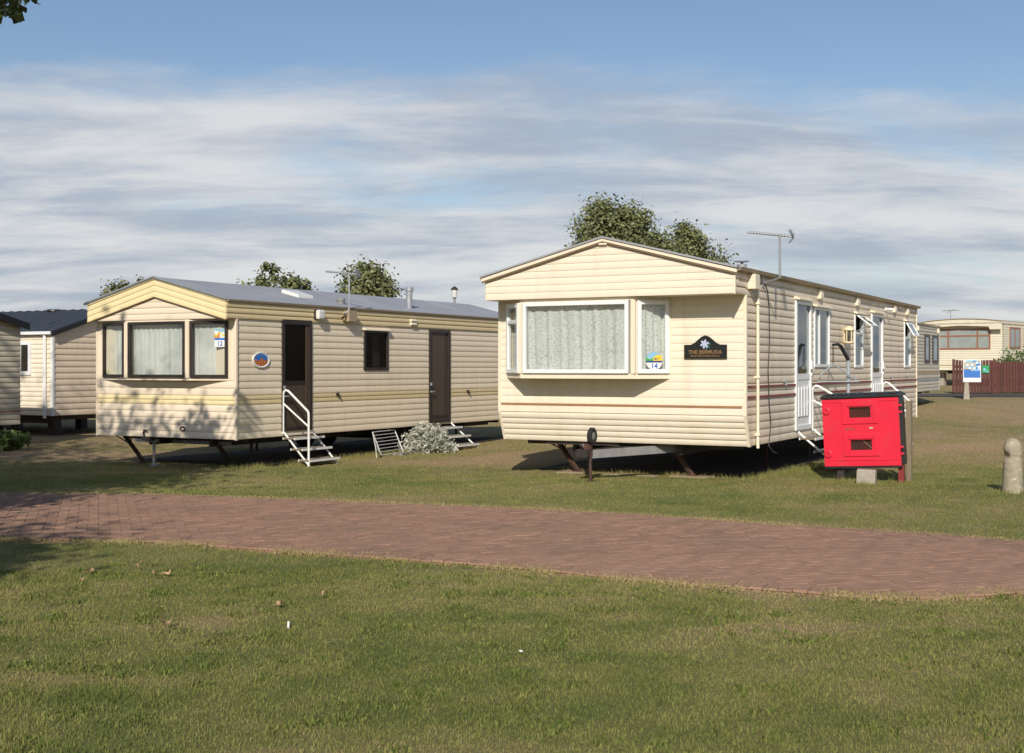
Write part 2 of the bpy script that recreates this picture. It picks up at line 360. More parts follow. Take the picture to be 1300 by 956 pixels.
# value noise, vectorised (drives ground dryness and grass)
_T = np.random.default_rng(3).random((256, 256))
def vnoise(x, y):
    xi = np.floor(x).astype(int); yi = np.floor(y).astype(int); fx = x - xi; fy = y - yi; fx = fx * fx * (3 - 2 * fx); fy = fy * fy * (3 - 2 * fy)
    g = lambda a, b: _T[a % 256, b % 256]
    return (g(xi, yi) * (1 - fx) + g(xi + 1, yi) * fx) * (1 - fy) + (g(xi, yi + 1) * (1 - fx) + g(xi + 1, yi + 1) * fx) * fy
def fbm(x, y, o=4):
    s = 0; a = .5; n = 0
    for i in range(o): s = s + a * vnoise(x * 2 ** i + 17 * i, y * 2 ** i + 9 * i); n += a; a *= .55
    return s / n
def sstep(x, a, b): t = np.clip((x - a) / (b - a), 0, 1); return t * t * (3 - 2 * t)
def ground_z(x, y):
    x = np.asarray(x, float); y = np.asarray(y, float)
    z = -.09 * sstep(y, 14.5, 18.5) * (1 - sstep(x, -1.2, 1.2))
    return z + .02 * np.clip(y - 27, 0, 45) * sstep(x, 2, 9)
def gz(x, y): return float(ground_z(x, y))
# path edges, in metres
NEAR = np.array([(-30, 11.3), (-9, 11.35), (-4.54, 11.25), (-3.9, 11.2), (-3.14, 11.05), (-2.35, 10.7), (-1.63, 10.36), (-.95, 10.08), (-.31, 9.8), (.3, 9.46), (.86, 9.1), (1.38, 8.85), (1.9, 8.62), (2.36, 8.4), (2.85, 8.35), (3.6, 8.6), (5, 8.3), (9, 7.0), (20, 3.6)])
FAR = np.array([(-30, 15.6), (-9, 15.5), (-6.2, 15.35), (-5.26, 15.3), (-4.33, 15.15), (-3.27, 14.85), (-2.28, 14.5), (-1.34, 14.16), (-.44, 13.84), (.43, 13.5), (1.24, 13.1), (1.99, 12.65), (2.67, 12.2), (3.34, 11.82), (3.98, 11.48), (4.54, 11.12), (6, 10.4), (9, 9.3), (20, 6)])
def path_in(x, y):        # signed distance-ish: >0 inside the path
    return np.minimum(y - np.interp(x, NEAR[:, 0], NEAR[:, 1]), np.interp(x, FAR[:, 0], FAR[:, 1]) - y)
def dryness(x, y):
    d = .20 + .70 * (fbm(x * .55 + 3, y * .8 + 8, 4) - .42) + .62 * (fbm(x * 2.9, y * 3.6, 4) - .5)
    d = d + .10 * sstep(y, 10, 14) + .33 * sstep(y, 19, 23) - .01
    pd = -path_in(x, y); d = d + .5 * np.exp(-np.clip(pd, 0, 9) / .18) * (pd > -.2)
    d = d + .45 * np.exp(-(((x - 1.4) / .5) ** 2 + ((y - 7.35) / .12) ** 2))          # worn patch in the near lawn
    d = d + .40 * np.exp(-(((x + 2.2) / .8) ** 2 + ((y - 6.2) / .16) ** 2))
    d = d + .30 * np.exp(-(((x - .8) / 2.6) ** 2 + ((y - 21) / 2.2) ** 2))
    d = d + .25 * np.exp(-(((x - 8.5) / 3) ** 2 + ((y - 22) / 4) ** 2)) + .5 * np.exp(-(((x + 9.0) / 2.5) ** 2 + ((y - 23.5) / 1.3) ** 2))
    return np.clip(d, 0, 1)

# ------------------------------------------------------------------ ground
def attr_mat(name, cols, rough=.95, fine=.25, bump=0., trans=0., rand=False):
    m = bpy.data.materials.new(name); m.use_nodes = True; nt = m.node_tree; n = nt.nodes; l = nt.links; p = n['Principled BSDF']
    p.inputs['Roughness'].default_value = rough; p.inputs['Specular IOR Level'].default_value = .25
    at = n.new('ShaderNodeAttribute'); at.attribute_name = 'dry'
    geo = n.new('ShaderNodeNewGeometry')
    def nz(s, d=5, r=.6):
        t = n.new('ShaderNodeTexNoise'); t.inputs['Scale'].default_value = s; t.inputs['Detail'].default_value = d; t.inputs['Roughness'].default_value = r; l.new(geo.outputs['Position'], t.inputs['Vector']); return t.outputs[0]
    def mth(op, a, b):
        q = n.new('ShaderNodeMath'); q.operation = op
        for i, s in enumerate((a, b)):
            if isinstance(s, (int, float)): q.inputs[i].default_value = s
            else: l.new(s, q.inputs[i])
        return q.outputs[0]
    fac = mth('ADD', at.outputs['Fac'], mth('MULTIPLY', mth('SUBTRACT', nz(9), .5), .45))
    if rand: fac = mth('ADD', fac, mth('MULTIPLY', mth('SUBTRACT', geo.outputs['Random Per Island'], .5), .42))
    cr = n.new('ShaderNodeValToRGB'); l.new(fac, cr.inputs[0]); e = cr.color_ramp.elements
    e[0].position = cols[0][0]; e[0].color = (*cols[0][1], 1); e[1].position = cols[-1][0]; e[1].color = (*cols[-1][1], 1)
    for pos, c in cols[1:-1]: q = e.new(pos); q.color = (*c, 1)
    mr = n.new('ShaderNodeMapRange'); l.new(nz(55, 4, .7), mr.inputs[0]); mr.inputs[1].default_value = .25; mr.inputs[2].default_value = .75; mr.inputs[3].default_value = 1 - fine; mr.inputs[4].default_value = 1 + fine
    vm = n.new('ShaderNodeVectorMath'); vm.operation = 'SCALE'; l.new(cr.outputs[0], vm.inputs[0]); l.new(mr.outputs[0], vm.inputs['Scale']); l.new(vm.outputs[0], p.inputs['Base Color'])
    if bump:
        b = n.new('ShaderNodeBump'); b.inputs['Strength'].default_value = bump; b.inputs['Distance'].default_value = .03; l.new(nz(30, 6, .7), b.inputs['Height']); l.new(b.outputs[0], p.inputs['Normal'])
    if trans:
        tr = n.new('ShaderNodeBsdfTranslucent'); l.new(vm.outputs[0], tr.inputs[0]); ms = n.new('ShaderNodeMixShader'); ms.inputs[0].default_value = trans
        l.new(p.outputs[0], ms.inputs[1]); l.new(tr.outputs[0], ms.inputs[2]); l.new(ms.outputs[0], n['Material Output'].inputs[0])
    MATS[name] = m; return m
attr_mat('lawn', [(.05, (.130, .148, .042)), (.35, (.190, .178, .062)), (.6, (.262, .207, .095)), (.95, (.36, .25, .14))], fine=.32, bump=.9)
attr_mat('blade', [(.0, (.115, .15, .034)), (.14, (.19, .22, .055)), (.42, (.285, .272, .09)), (.7, (.37, .305, .13)), (1.0, (.49, .39, .21))], fine=.15, trans=.3, rand=True)

def build_ground():
    xs = np.concatenate([-np.geomspace(1500, 17, 26), np.arange(-16, 16.01, .16), np.geomspace(17, 1500, 26)])
    ys = np.concatenate([-np.geomspace(300, 2, 16), np.arange(-1, 3.5, .5), np.arange(3.6, 33, .16), np.geomspace(33.3, 3000, 60)])
    X, Y = np.meshgrid(xs, ys); Z = ground_z(X, Y) + .018 * (fbm(X * .9, Y * .9, 3) - .5) * (np.abs(X) < 20) * (Y < 40)
    Z -= .012 * (path_in(X, Y) > -.12)
    v = np.stack([X.ravel(), Y.ravel(), Z.ravel()], 1); nx, ny = len(xs), len(ys)
    i = np.arange(nx * ny).reshape(ny, nx); q = np.stack([i[:-1, :-1], i[:-1, 1:], i[1:, 1:], i[1:, :-1]], -1).reshape(-1, 4)
    me = bpy.data.meshes.new('lawn'); me.vertices.add(len(v)); me.vertices.foreach_set('co', v.ravel().astype('f'))
    me.loops.add(q.size); me.loops.foreach_set('vertex_index', q.ravel().astype('i')); me.polygons.add(len(q)); me.polygons.foreach_set('loop_start', np.arange(0, q.size, 4, dtype='i'))
    me.update(calc_edges=True); me.polygons.foreach_set('use_smooth', np.ones(len(q), dtype=bool))
    a = me.attributes.new('dry', 'FLOAT', 'POINT'); a.data.foreach_set('value', dryness(v[:, 0], v[:, 1]).astype('f'))
    me.materials.append(MATS['lawn']); o = bpy.data.objects.new('lawn', me); COL.objects.link(o); tag(o, kind='structure'); return o
build_ground()

def build_path():
    # bedding sheet
    xs = np.linspace(-29, 19, 140); vs = []
    for x in xs: vs += [(x, np.interp(x, NEAR[:, 0], NEAR[:, 1]), .002), (x, np.interp(x, FAR[:, 0], FAR[:, 1]), .002 + gz(x, np.interp(x, FAR[:, 0], FAR[:, 1])))]
    m = MB(); m.add(vs, [(2 * i, 2 * i + 2, 2 * i + 3, 2 * i + 1) for i in range(len(xs) - 1)])
    path = m.obj('path', 'joint', None, kind='structure')
    # herringbone blocks, 200 x 100 mm, laid at 45 degrees to the run of the path
    ang = math.atan2(.33, 1.0); c, s = math.cos(ang), math.sin(ang); items = []
    for ix in range(-160, 160):
        for iy in range(-60, 220):
            r = (ix - iy) % 4
            if r == 0: a, b, rot = ix + 1, iy + .5, 0
            elif r == 3: a, b, rot = ix + .5, iy + 1, 1
            else: continue
            a *= .1; b *= .1; x, y = a * c - b * s, a * s + b * c
            if -12 < x < 9 and 5 < y < 17:
                items.append((x, y, ang + rot * math.pi / 2))
    arr = np.array(items); inside = path_in(arr[:, 0], arr[:, 1]); arr = arr[inside > .2]
    edge = []
    for E_, sg in ((NEAR, 1), (FAR, -1)):               # header course along both edges
        x = -11.0
        while x < 8:
            y0 = np.interp(x, E_[:, 0], E_[:, 1]); y1 = np.interp(x + .05, E_[:, 0], E_[:, 1]); t = Vector((.05, y1 - y0)).normalized()
            px, py = x - t.y * .105 * sg, y0 + t.x * .105 * sg
            edge.append((px, py, math.atan2(t.y, t.x) + math.pi / 2)); x += .1035 * t.x
    allb = np.vstack([arr, np.array(edge)])
    jit = RNG.normal(0, 1, (len(allb), 4))
    infr = (np.abs(allb[:, 0]) < .408 * allb[:, 1]); size = np.where(infr, 1 / allb[:, 1] ** 2, 0); order = np.argsort(-size)
    proto = MB().chbox(-.0985, .0985, -.0485, .0485, -.02, .010, .0025); stuff = MB()
    me = None
    for k, idx in enumerate(order):
        x, y, a = allb[idx]; a += jit[idx, 0] * .012; z = .006 + jit[idx, 1] * .0018 + (gz(x, y) if y > 14.4 else 0)
        mt = Matrix.Translation((x, y, z)) @ Matrix.Rotation(a, 4, 'Z') @ Matrix.Rotation(jit[idx, 2] * .012, 4, 'X') @ Matrix.Rotation(jit[idx, 3] * .009, 4, 'Y')
        if k < 300:
            if me is None: o = proto.obj('brick', 'brick', path); me = o.data
            else: o = bpy.data.objects.new('brick', me); COL.objects.link(o); o.parent = path
            o.matrix_local = mt
        else: stuff.add([mt @ Vector(p) for p in proto.v], proto.f)
    stuff.obj('brick_paving', 'brick', path, kind='stuff')
build_path()

def blades(name, x, y, z, hgt, wid, dry, mat, seg2):
    """flat triangular blades; x,y,z arrays of roots"""
    n = len(x); rg = RNG; yaw = rg.uniform(0, 2 * np.pi, n); lean = rg.uniform(.1, .9, n) * hgt; ld = rg.uniform(0, 2 * np.pi, n)
    dx, dy = np.cos(yaw) * wid / 2, np.sin(yaw) * wid / 2; lx, ly = np.cos(ld) * lean, np.sin(ld) * lean
    z0 = z - .004
    A = np.stack([x - dx, y - dy, z0], 1); B = np.stack([x + dx, y + dy, z0], 1)
    if seg2:
        C = np.stack([x + dx * .8 + lx * .3, y + dy * .8 + ly * .3, z + hgt * .6], 1); D = np.stack([x - dx * .8 + lx * .3, y - dy * .8 + ly * .3, z + hgt * .6], 1)
        T = np.stack([x + lx, y + ly, z + hgt], 1); v = np.stack([A, B, C, D, T], 1).reshape(-1, 3); k = 5
        base = np.arange(n)[:, None] * 5; loops = np.concatenate([base + [0, 1, 2, 3], base + [3, 2, 4]], 1).ravel(); starts = (np.arange(n)[:, None] * 7 + [0, 4]).ravel()
    else:
        T = np.stack([x + lx, y + ly, z + hgt], 1); v = np.stack([A, B, T], 1).reshape(-1, 3); k = 3; loops = np.arange(n * 3); starts = np.arange(n) * 3
    me = bpy.data.meshes.new(name); me.vertices.add(len(v)); me.vertices.foreach_set('co', v.ravel().astype('f')); me.loops.add(len(loops)); me.loops.foreach_set('vertex_index', loops.astype('i'))
    me.polygons.add(len(starts)); me.polygons.foreach_set('loop_start', starts.astype('i')); me.update(calc_edges=True)
    a = me.attributes.new('dry', 'FLOAT', 'POINT'); a.data.foreach_set('value', np.repeat(dry, k).astype('f')); me.materials.append(MATS[mat])
    o = bpy.data.objects.new(name, me); COL.objects.link(o); return o

CAR_L = (-4.384, 19.894); CAR_R = (3.087, 16.62); TH = R(28.5)
V2 = np.array([math.cos(TH), -math.sin(TH)]); U2 = np.array([math.sin(TH), math.cos(TH)])
def under(x, y, C, w, L, m=.25):
    px, py = x - C[0], y - C[1]; a = px * V2[0] + py * V2[1]; b = px * U2[0] + py * U2[1]
    return (a > -w + m) & (a < -m) & (b > .3 + m) & (b < L - m)
def build_grass():
    out = []
    for (ya, yb, dens, seg, hs, ws) in ((4.2, 6.5, 9500, True, 1, .0038), (6.5, 9.5, 6000, True, 1, .005), (9.5, 14, 2600, False, 1.05, .008), (14, 19, 1500, False, 1.1, .011), (19, 27, 620, False, 1.15, .017), (27, 45, 120, False, 1.2, .03)):
        ex = 1.3 if yb < 20 else .5; ym = (ya + yb) / 2; area = 2 * (.46 * ym + ex) * (yb - ya); n = int(area * dens)
        y = RNG.uniform(ya, yb, n * 2); y = y[RNG.random(n * 2) < (.46 * y + ex) / (.46 * yb + ex)][:n]; n = len(y); x = RNG.uniform(-1, 1, n) * (.46 * y + ex)
        d = dryness(x, y); keep = RNG.random(n) > (.1 + .75 * np.clip(d - .45, 0, .5) / .5)
        pin = path_in(x, y); keep &= (pin < RNG.exponential(.04, n) - .03 + .5 * np.clip(fbm(x * 1.9, y * 1.9, 3) - .44, -.05, 1))
        for C, w, L in ((CAR_L, 3.05, 9.8), (CAR_R, 3.66, 11.7)): keep &= ~(under(x, y, C, w, L) & (RNG.random(n) < .85))
        x, y, d = x[keep], y[keep], d[keep]; cl = fbm(x * 3.1 + 5, y * 3.1, 3)
        h = (.008 + .020 * RNG.random(len(x)) ** 1.6 + .04 * np.clip(cl - .58, 0, 1)) * hs * (1 - .35 * d)
        out.append((seg, x, y, ground_z(x, y) + .018 * (fbm(x * .9, y * .9, 3) - .5) - .002, h, ws * RNG.uniform(.7, 1.4, len(x)), d))
    # longer tufts against the caravans, posts and slabs
    def tufts(line, n, spread, hh, dd):
        t = RNG.random(n); p0, p1 = np.array(line[0]), np.array(line[1]); p = p0 + (p1 - p0) * t[:, None] + RNG.normal(0, spread, (n, 2))
        cl = fbm(p[:, 0] * 5, p[:, 1] * 5, 2); k = RNG.random(n) < np.clip((cl - .3) * 2.5, .1, 1); p = p[k]
        out.append((False, p[:, 0], p[:, 1], ground_z(p[:, 0], p[:, 1]), hh * RNG.uniform(.4, 1.2, len(p)), RNG.uniform(.005, .009, len(p)), np.full(len(p), dd)))
    L_ = lambda C, a, b: (C[0] + a * V2[0] + b * U2[0], C[1] + a * V2[1] + b * U2[1])
    tufts((L_(CAR_R, .0, .5), L_(CAR_R, .15, 3.2)), 1900, .10, .10, .4); tufts((L_(CAR_R, -3.2, .8), L_(CAR_R, -.2, .75)), 1600, .09, .07, .6)
    tufts((L_(CAR_R, .3, 3), L_(CAR_R, .3, 9)), 1500, .14, .10, .45); tufts((L_(CAR_L, .0, .2), L_(CAR_L, .1, 5)), 3800, .16, .09, .45)
    tufts((4.0, 16.75), 0, 0, 0, 0) if False else None
    tufts(((4.2, 16.75), (5.5, 16.4)), 1600, .14, .08, .4); tufts(((6.0, 15.35), (6.35, 15.3)), 400, .06, .07, .35)
    tufts((L_(CAR_L, .35, 4.4), L_(CAR_L, .6, 6.4)), 900, .15, .07, .7)
    # straw litter and weeds along the path edges and in its joints
    nc = 260; cy = np.sqrt(RNG.uniform(4.3 ** 2, 10 ** 2, nc)); cx = RNG.uniform(-.47, .47, nc) * cy; per = 34          # clover and broad leaved weeds
    x = np.repeat(cx, per) + RNG.normal(0, .05, nc * per); y = np.repeat(cy, per) + RNG.normal(0, .05, nc * per); k = path_in(x, y) < -.05; x, y = x[k], y[k]
    out.append((True, x, y, ground_z(x, y) + .004, RNG.uniform(.01, .026, len(x)), RNG.uniform(.009, .016, len(x)), np.full(len(x), -.02) + .2 * RNG.random(len(x))))
    n = 26000; x = RNG.uniform(-6, 5.5, n); e = RNG.integers(0, 3, n)
    y = np.where(e < 2, np.interp(x, NEAR[:, 0], NEAR[:, 1]) + RNG.normal(.02, .09, n), np.interp(x, FAR[:, 0], FAR[:, 1]) + RNG.normal(-.02, .09, n))
    k = fbm(x * 2.2, y * 2.2, 3) + RNG.normal(0, .08, n) > .5; x, y = x[k], y[k]
    out.append((False, x, y, ground_z(x, y) + .012, .006 + .013 * RNG.random(len(x)), RNG.uniform(.008, .016, len(x)), RNG.uniform(.45, 1.1, len(x))))
    for seg, nm in ((True, 'grass'), (False, 'grass')):
        g = [q for q in out if q[0] == seg]; cat = [np.concatenate([q[i] for q in g]) for i in range(1, 7)]
        o = blades(nm, cat[0], cat[1], cat[2], cat[3], cat[4], cat[5], 'blade', seg)
        tag(o, 'short mown lawn grass close to the camera' if False else ('short olive grass of the foreground lawn' if seg else 'short dry grass around the caravans and path edges'), 'grass', kind='stuff')
build_grass()

M('shade_patch', (.055, .042, .030), .95, .3, 6, bump=.6)
for C_, w_, b0_, L_, nm in ((CAR_L, 3.03, .95, 9.7, 'shade_patch'), (CAR_R, 3.70, 1.0, 11.5, 'shade_patch')):       # deep shade under the caravans, painted as dark ground patches
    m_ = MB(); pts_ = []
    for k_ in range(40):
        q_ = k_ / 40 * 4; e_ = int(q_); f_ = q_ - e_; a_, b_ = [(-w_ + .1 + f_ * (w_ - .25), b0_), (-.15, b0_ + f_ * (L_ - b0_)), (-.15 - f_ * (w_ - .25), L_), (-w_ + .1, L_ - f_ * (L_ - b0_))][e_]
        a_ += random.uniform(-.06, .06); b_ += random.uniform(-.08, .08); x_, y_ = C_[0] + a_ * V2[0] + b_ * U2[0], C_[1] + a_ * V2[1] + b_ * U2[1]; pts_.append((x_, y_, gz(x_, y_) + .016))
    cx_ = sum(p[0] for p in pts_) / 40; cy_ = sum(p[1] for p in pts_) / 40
    m_.add(pts_ + [(cx_, cy_, gz(cx_, cy_) + .016)], [(i_, (i_ + 1) % 40, 40) for i_ in range(40)]); m_.obj(nm, 'shade_patch', None, kind='structure')
# far asphalt road behind the right hand caravan
def strip(name, pts0, pts1, mat, dz, kind='structure'):
    m = MB(); n = len(pts0); m.add([(x, y, gz(x, y) + dz) for x, y in pts0] + [(x, y, gz(x, y) + dz) for x, y in pts1], [(i, i + 1, n + i + 1, n + i) for i in range(n - 1)]); return m.obj(name, mat, None, kind=kind)
rx = np.linspace(4, 60, 40)
strip('road', [(x, 47.9 - .02 * x) for x in rx], [(x, 50.6 - .02 * x) for x in rx], 'asphalt', .02)

# ------------------------------------------------------------------ caravans
def Pfront(b): return lambda s, z, o: (s, b - o, z)
def Pside(a=0.0): return lambda s, z, o: (a + o, s, z)
def Pleft(a): return lambda s, z, o: (a - o, s, z)
def Prear(b): return lambda s, z, o: (s, b + o, z)
def Pfacet(p0, p1):     # facet between plan points p0 -> p1; s from 0; outward to the right of travel p0->p1
    d = Vector((p1[0] - p0[0], p1[1] - p0[1])); L = d.length; d.normalize(); nrm = Vector((d.y, -d.x))
    return (lambda s, z, o: (p0[0] + d.x * s + nrm.x * o, p0[1] + d.y * s + nrm.y * o, z)), L
def roof_prism(root, w, ze, zr, b0, b1, over, th, mat, name='roof', seams=0):
    a0, a1, am = -w - over, over, -w / 2
    m = MB(); poly = [(a0, ze), (am, zr), (a1, ze), (a1, ze - th), (am, zr - th), (a0, ze - th)]
    m.prism(poly, lambda a, z: (a, b0, z), lambda a, z: (a, b1, z)); r = m.obj(name, mat, root)
    if seams:
        for k in range(1, seams):
            b = b0 + (b1 - b0) * k / seams; q = MB()
            for (x0, z0, x1, z1) in ((a0, ze, am, zr), (am, zr, a1, ze)):
                q.add([(x0, b - .012, z0 + .001), (x1, b - .012, z1 + .001), (x1, b + .012, z1 + .001), (x0, b + .012, z0 + .001), (x0, b - .007, z0 + .005), (x1, b - .007, z1 + .005), (x1, b + .007, z1 + .005), (x0, b + .007, z0 + .005)],
                      [(4, 5, 6, 7), (0, 1, 5, 4), (2, 3, 7, 6), (1, 2, 6, 5), (3, 0, 4, 7)])
            q.obj('roof_seam', mat, r)
    return r
def corner_strip(root, pts, mat='cream_trim', r=.02, name='corner_trim'):
    m = MB()
    for (x0, y0, z0), (x1, y1, z1) in zip(pts, pts[1:]):
        vs = [(x + dx, y + dy, z) for (x, y, z) in ((x0, y0, z0), (x1, y1, z1)) for dx, dy in ((-r, -r), (r, -r), (r, r), (-r, r))]
        m.add(vs, [(0, 1, 5, 4), (1, 2, 6, 5), (2, 3, 7, 6), (3, 0, 4, 7), (0, 3, 2, 1), (4, 5, 6, 7)])
    return m.obj(name, mat, root)
def chassis(root, w, L, z, g, mat='steel_dark'):
    m = MB()
    for a in (-w * .28, -w * .72): m.box(a - .03, a + .03, .35, L - .3, z - .16, z - .012)
    for b in np.arange(.5, L - .3, 1.4): m.box(-w + .2, -.2, b - .025, b + .025, z - .075, z - .015)
    ch = m.obj('chassis', mat, root)
    for b in (L * .52, L * .52 + .75):
        MB().tube([(-w + .45, b, g + .26), (-.45, b, g + .26)], .03).obj('axle', mat, ch)
        for a in (-w + .42, -.42):
            wh = MB().lathe([(.14, -.07), (.24, -.085), (.265, -.05), (.265, .05), (.24, .085), (.14, .07)], (a, b, g + .265), 20, 'x').obj('wheel', 'rubber', root, smooth='auto')
            MB().lathe([(.02, -.075), (.13, -.05), (.145, -.03), (.145, .03), (.13, .05), (.02, .075)], (a, b, g + .265), 16, 'x').obj('wheel_rim', 'steel_grey', wh, smooth='auto')
    return ch
def corner_leg(root, top, foot, mat='rust'):
    t, f = Vector(top), Vector(foot); m = MB().tube([t, f], .038, 4)
    d = (f - t).normalized(); mid = t + (f - t) * .5
    lg = m.obj('corner_leg', mat, root)
    MB().tube([(t.x - .22, t.y, t.z), tuple(mid - d * .1)], .011, 6).tube([(t.x + .12, t.y + .02, t.z), tuple(t + d * .2)], .011, 6).obj('leg_brace', mat, lg)
    MB().box(f.x - .07, f.x + .07, f.y - .06, f.y + .06, f.z - .012, f.z + .008).obj('foot_plate', mat, lg)
    return lg
def vent(root, P, s, z, w, h, mat, name='vent_cowl'):
    m = MB(); m.prism([(0, 0), (.07, -.0), (.075, .4 * h), (.05, h), (0, h)], lambda o, q: P(s, z + q, o), lambda o, q: P(s + w, z + q, o)); return m.obj(name, mat, root, bevel=.006)
def upvc_door(root, P, s0, s1, z0, z1, zg, seed=0, name='door'):
    m = MB(); frame_boxes(m, P, s0, s1, z0, z1, .075, -.03, .04); d = m.obj(name, 'upvc', root, bevel=.006)
    MB().pbox(P, s0 + .075, s1 - .075, z0 + .075, zg, -.015, .018).obj('door_panel', 'upvc', d)
    n = 4; wv = (s1 - s0 - .26) / n
    for k in range(n): 
        a = s0 + .13 + k * wv
        MB().pbox(P, a + .02, a + wv - .02, z0 + .2, zg - .12, .018, .036).obj('panel_rib', 'upvc', d, bevel=.012)
    MB().pbox(P, s0 + .075, s1 - .075, zg, zg + .09, -.015, .028).obj('mid_rail', 'upvc', d)
    MB().pbox(P, s0 + .076, s1 - .076, zg + .09, z1 - .076, .0, .008).obj('pane', 'glass_side', d)
    MB().pbox(P, s1 - .055, s1 - .02, 1.42, 1.66, .04, .052).pbox(P, s1 - .15, s1 - .025, 1.525, 1.55, .06, .085).pbox(P, s1 - .05, s1 - .03, 1.525, 1.55, .052, .07).obj('handle', 'white_paint', d)
    MB().prism([(0, 0), (.10, -.015), (.10, .008), (0, .05)], lambda o, z: P(s0 - .03, z1 + .004 + z, o), lambda o, z: P(s1 + .03, z1 + .004 + z, o)).obj('hood', 'cream_trim', d)
    return d
def aerial(root, base, bend, top, heading, mat='galv', tilt=.1, sc=.72):
    b, e, t = Vector(base), Vector(bend), Vector(top)
    k1 = b + (e - b) * .6; 
    a = MB().tube([b, k1, e + Vector((0, 0, .01)), e + Vector((0, 0, .09)), t], .016, 8).obj('aerial', mat, root, smooth='auto')
    h = Vector((math.cos(heading), math.sin(heading), tilt)) * sc; sd = Vector((-h.y, h.x, 0)); c = t + Vector((0, 0, -.02))
    m = MB(); m.tube([c - h * .25, c + h * .62], .017, 6); m.obj('boom', mat, a)
    el = MB()
    for k in range(12): p = c + h * (-.08 + k * .058); el.tube([p - sd * (.085 - k * .002), p + sd * (.085 - k * .002)], .006, 4)
    el.obj('element', 'galv', a)
    rf = MB()
    for sg in (1, -1):
        for q in range(4): p = c - h * (.25 - q * .02) + Vector((0, 0, sg * (.02 + q * .02))); rf.tube([p - sd * .17, p + sd * .17], .006, 4)
        rf.tube([c - h * .25, c - h * .18 + Vector((0, 0, sg * .09))], .008, 4)
    rf.obj('reflector', 'galv', a); return a

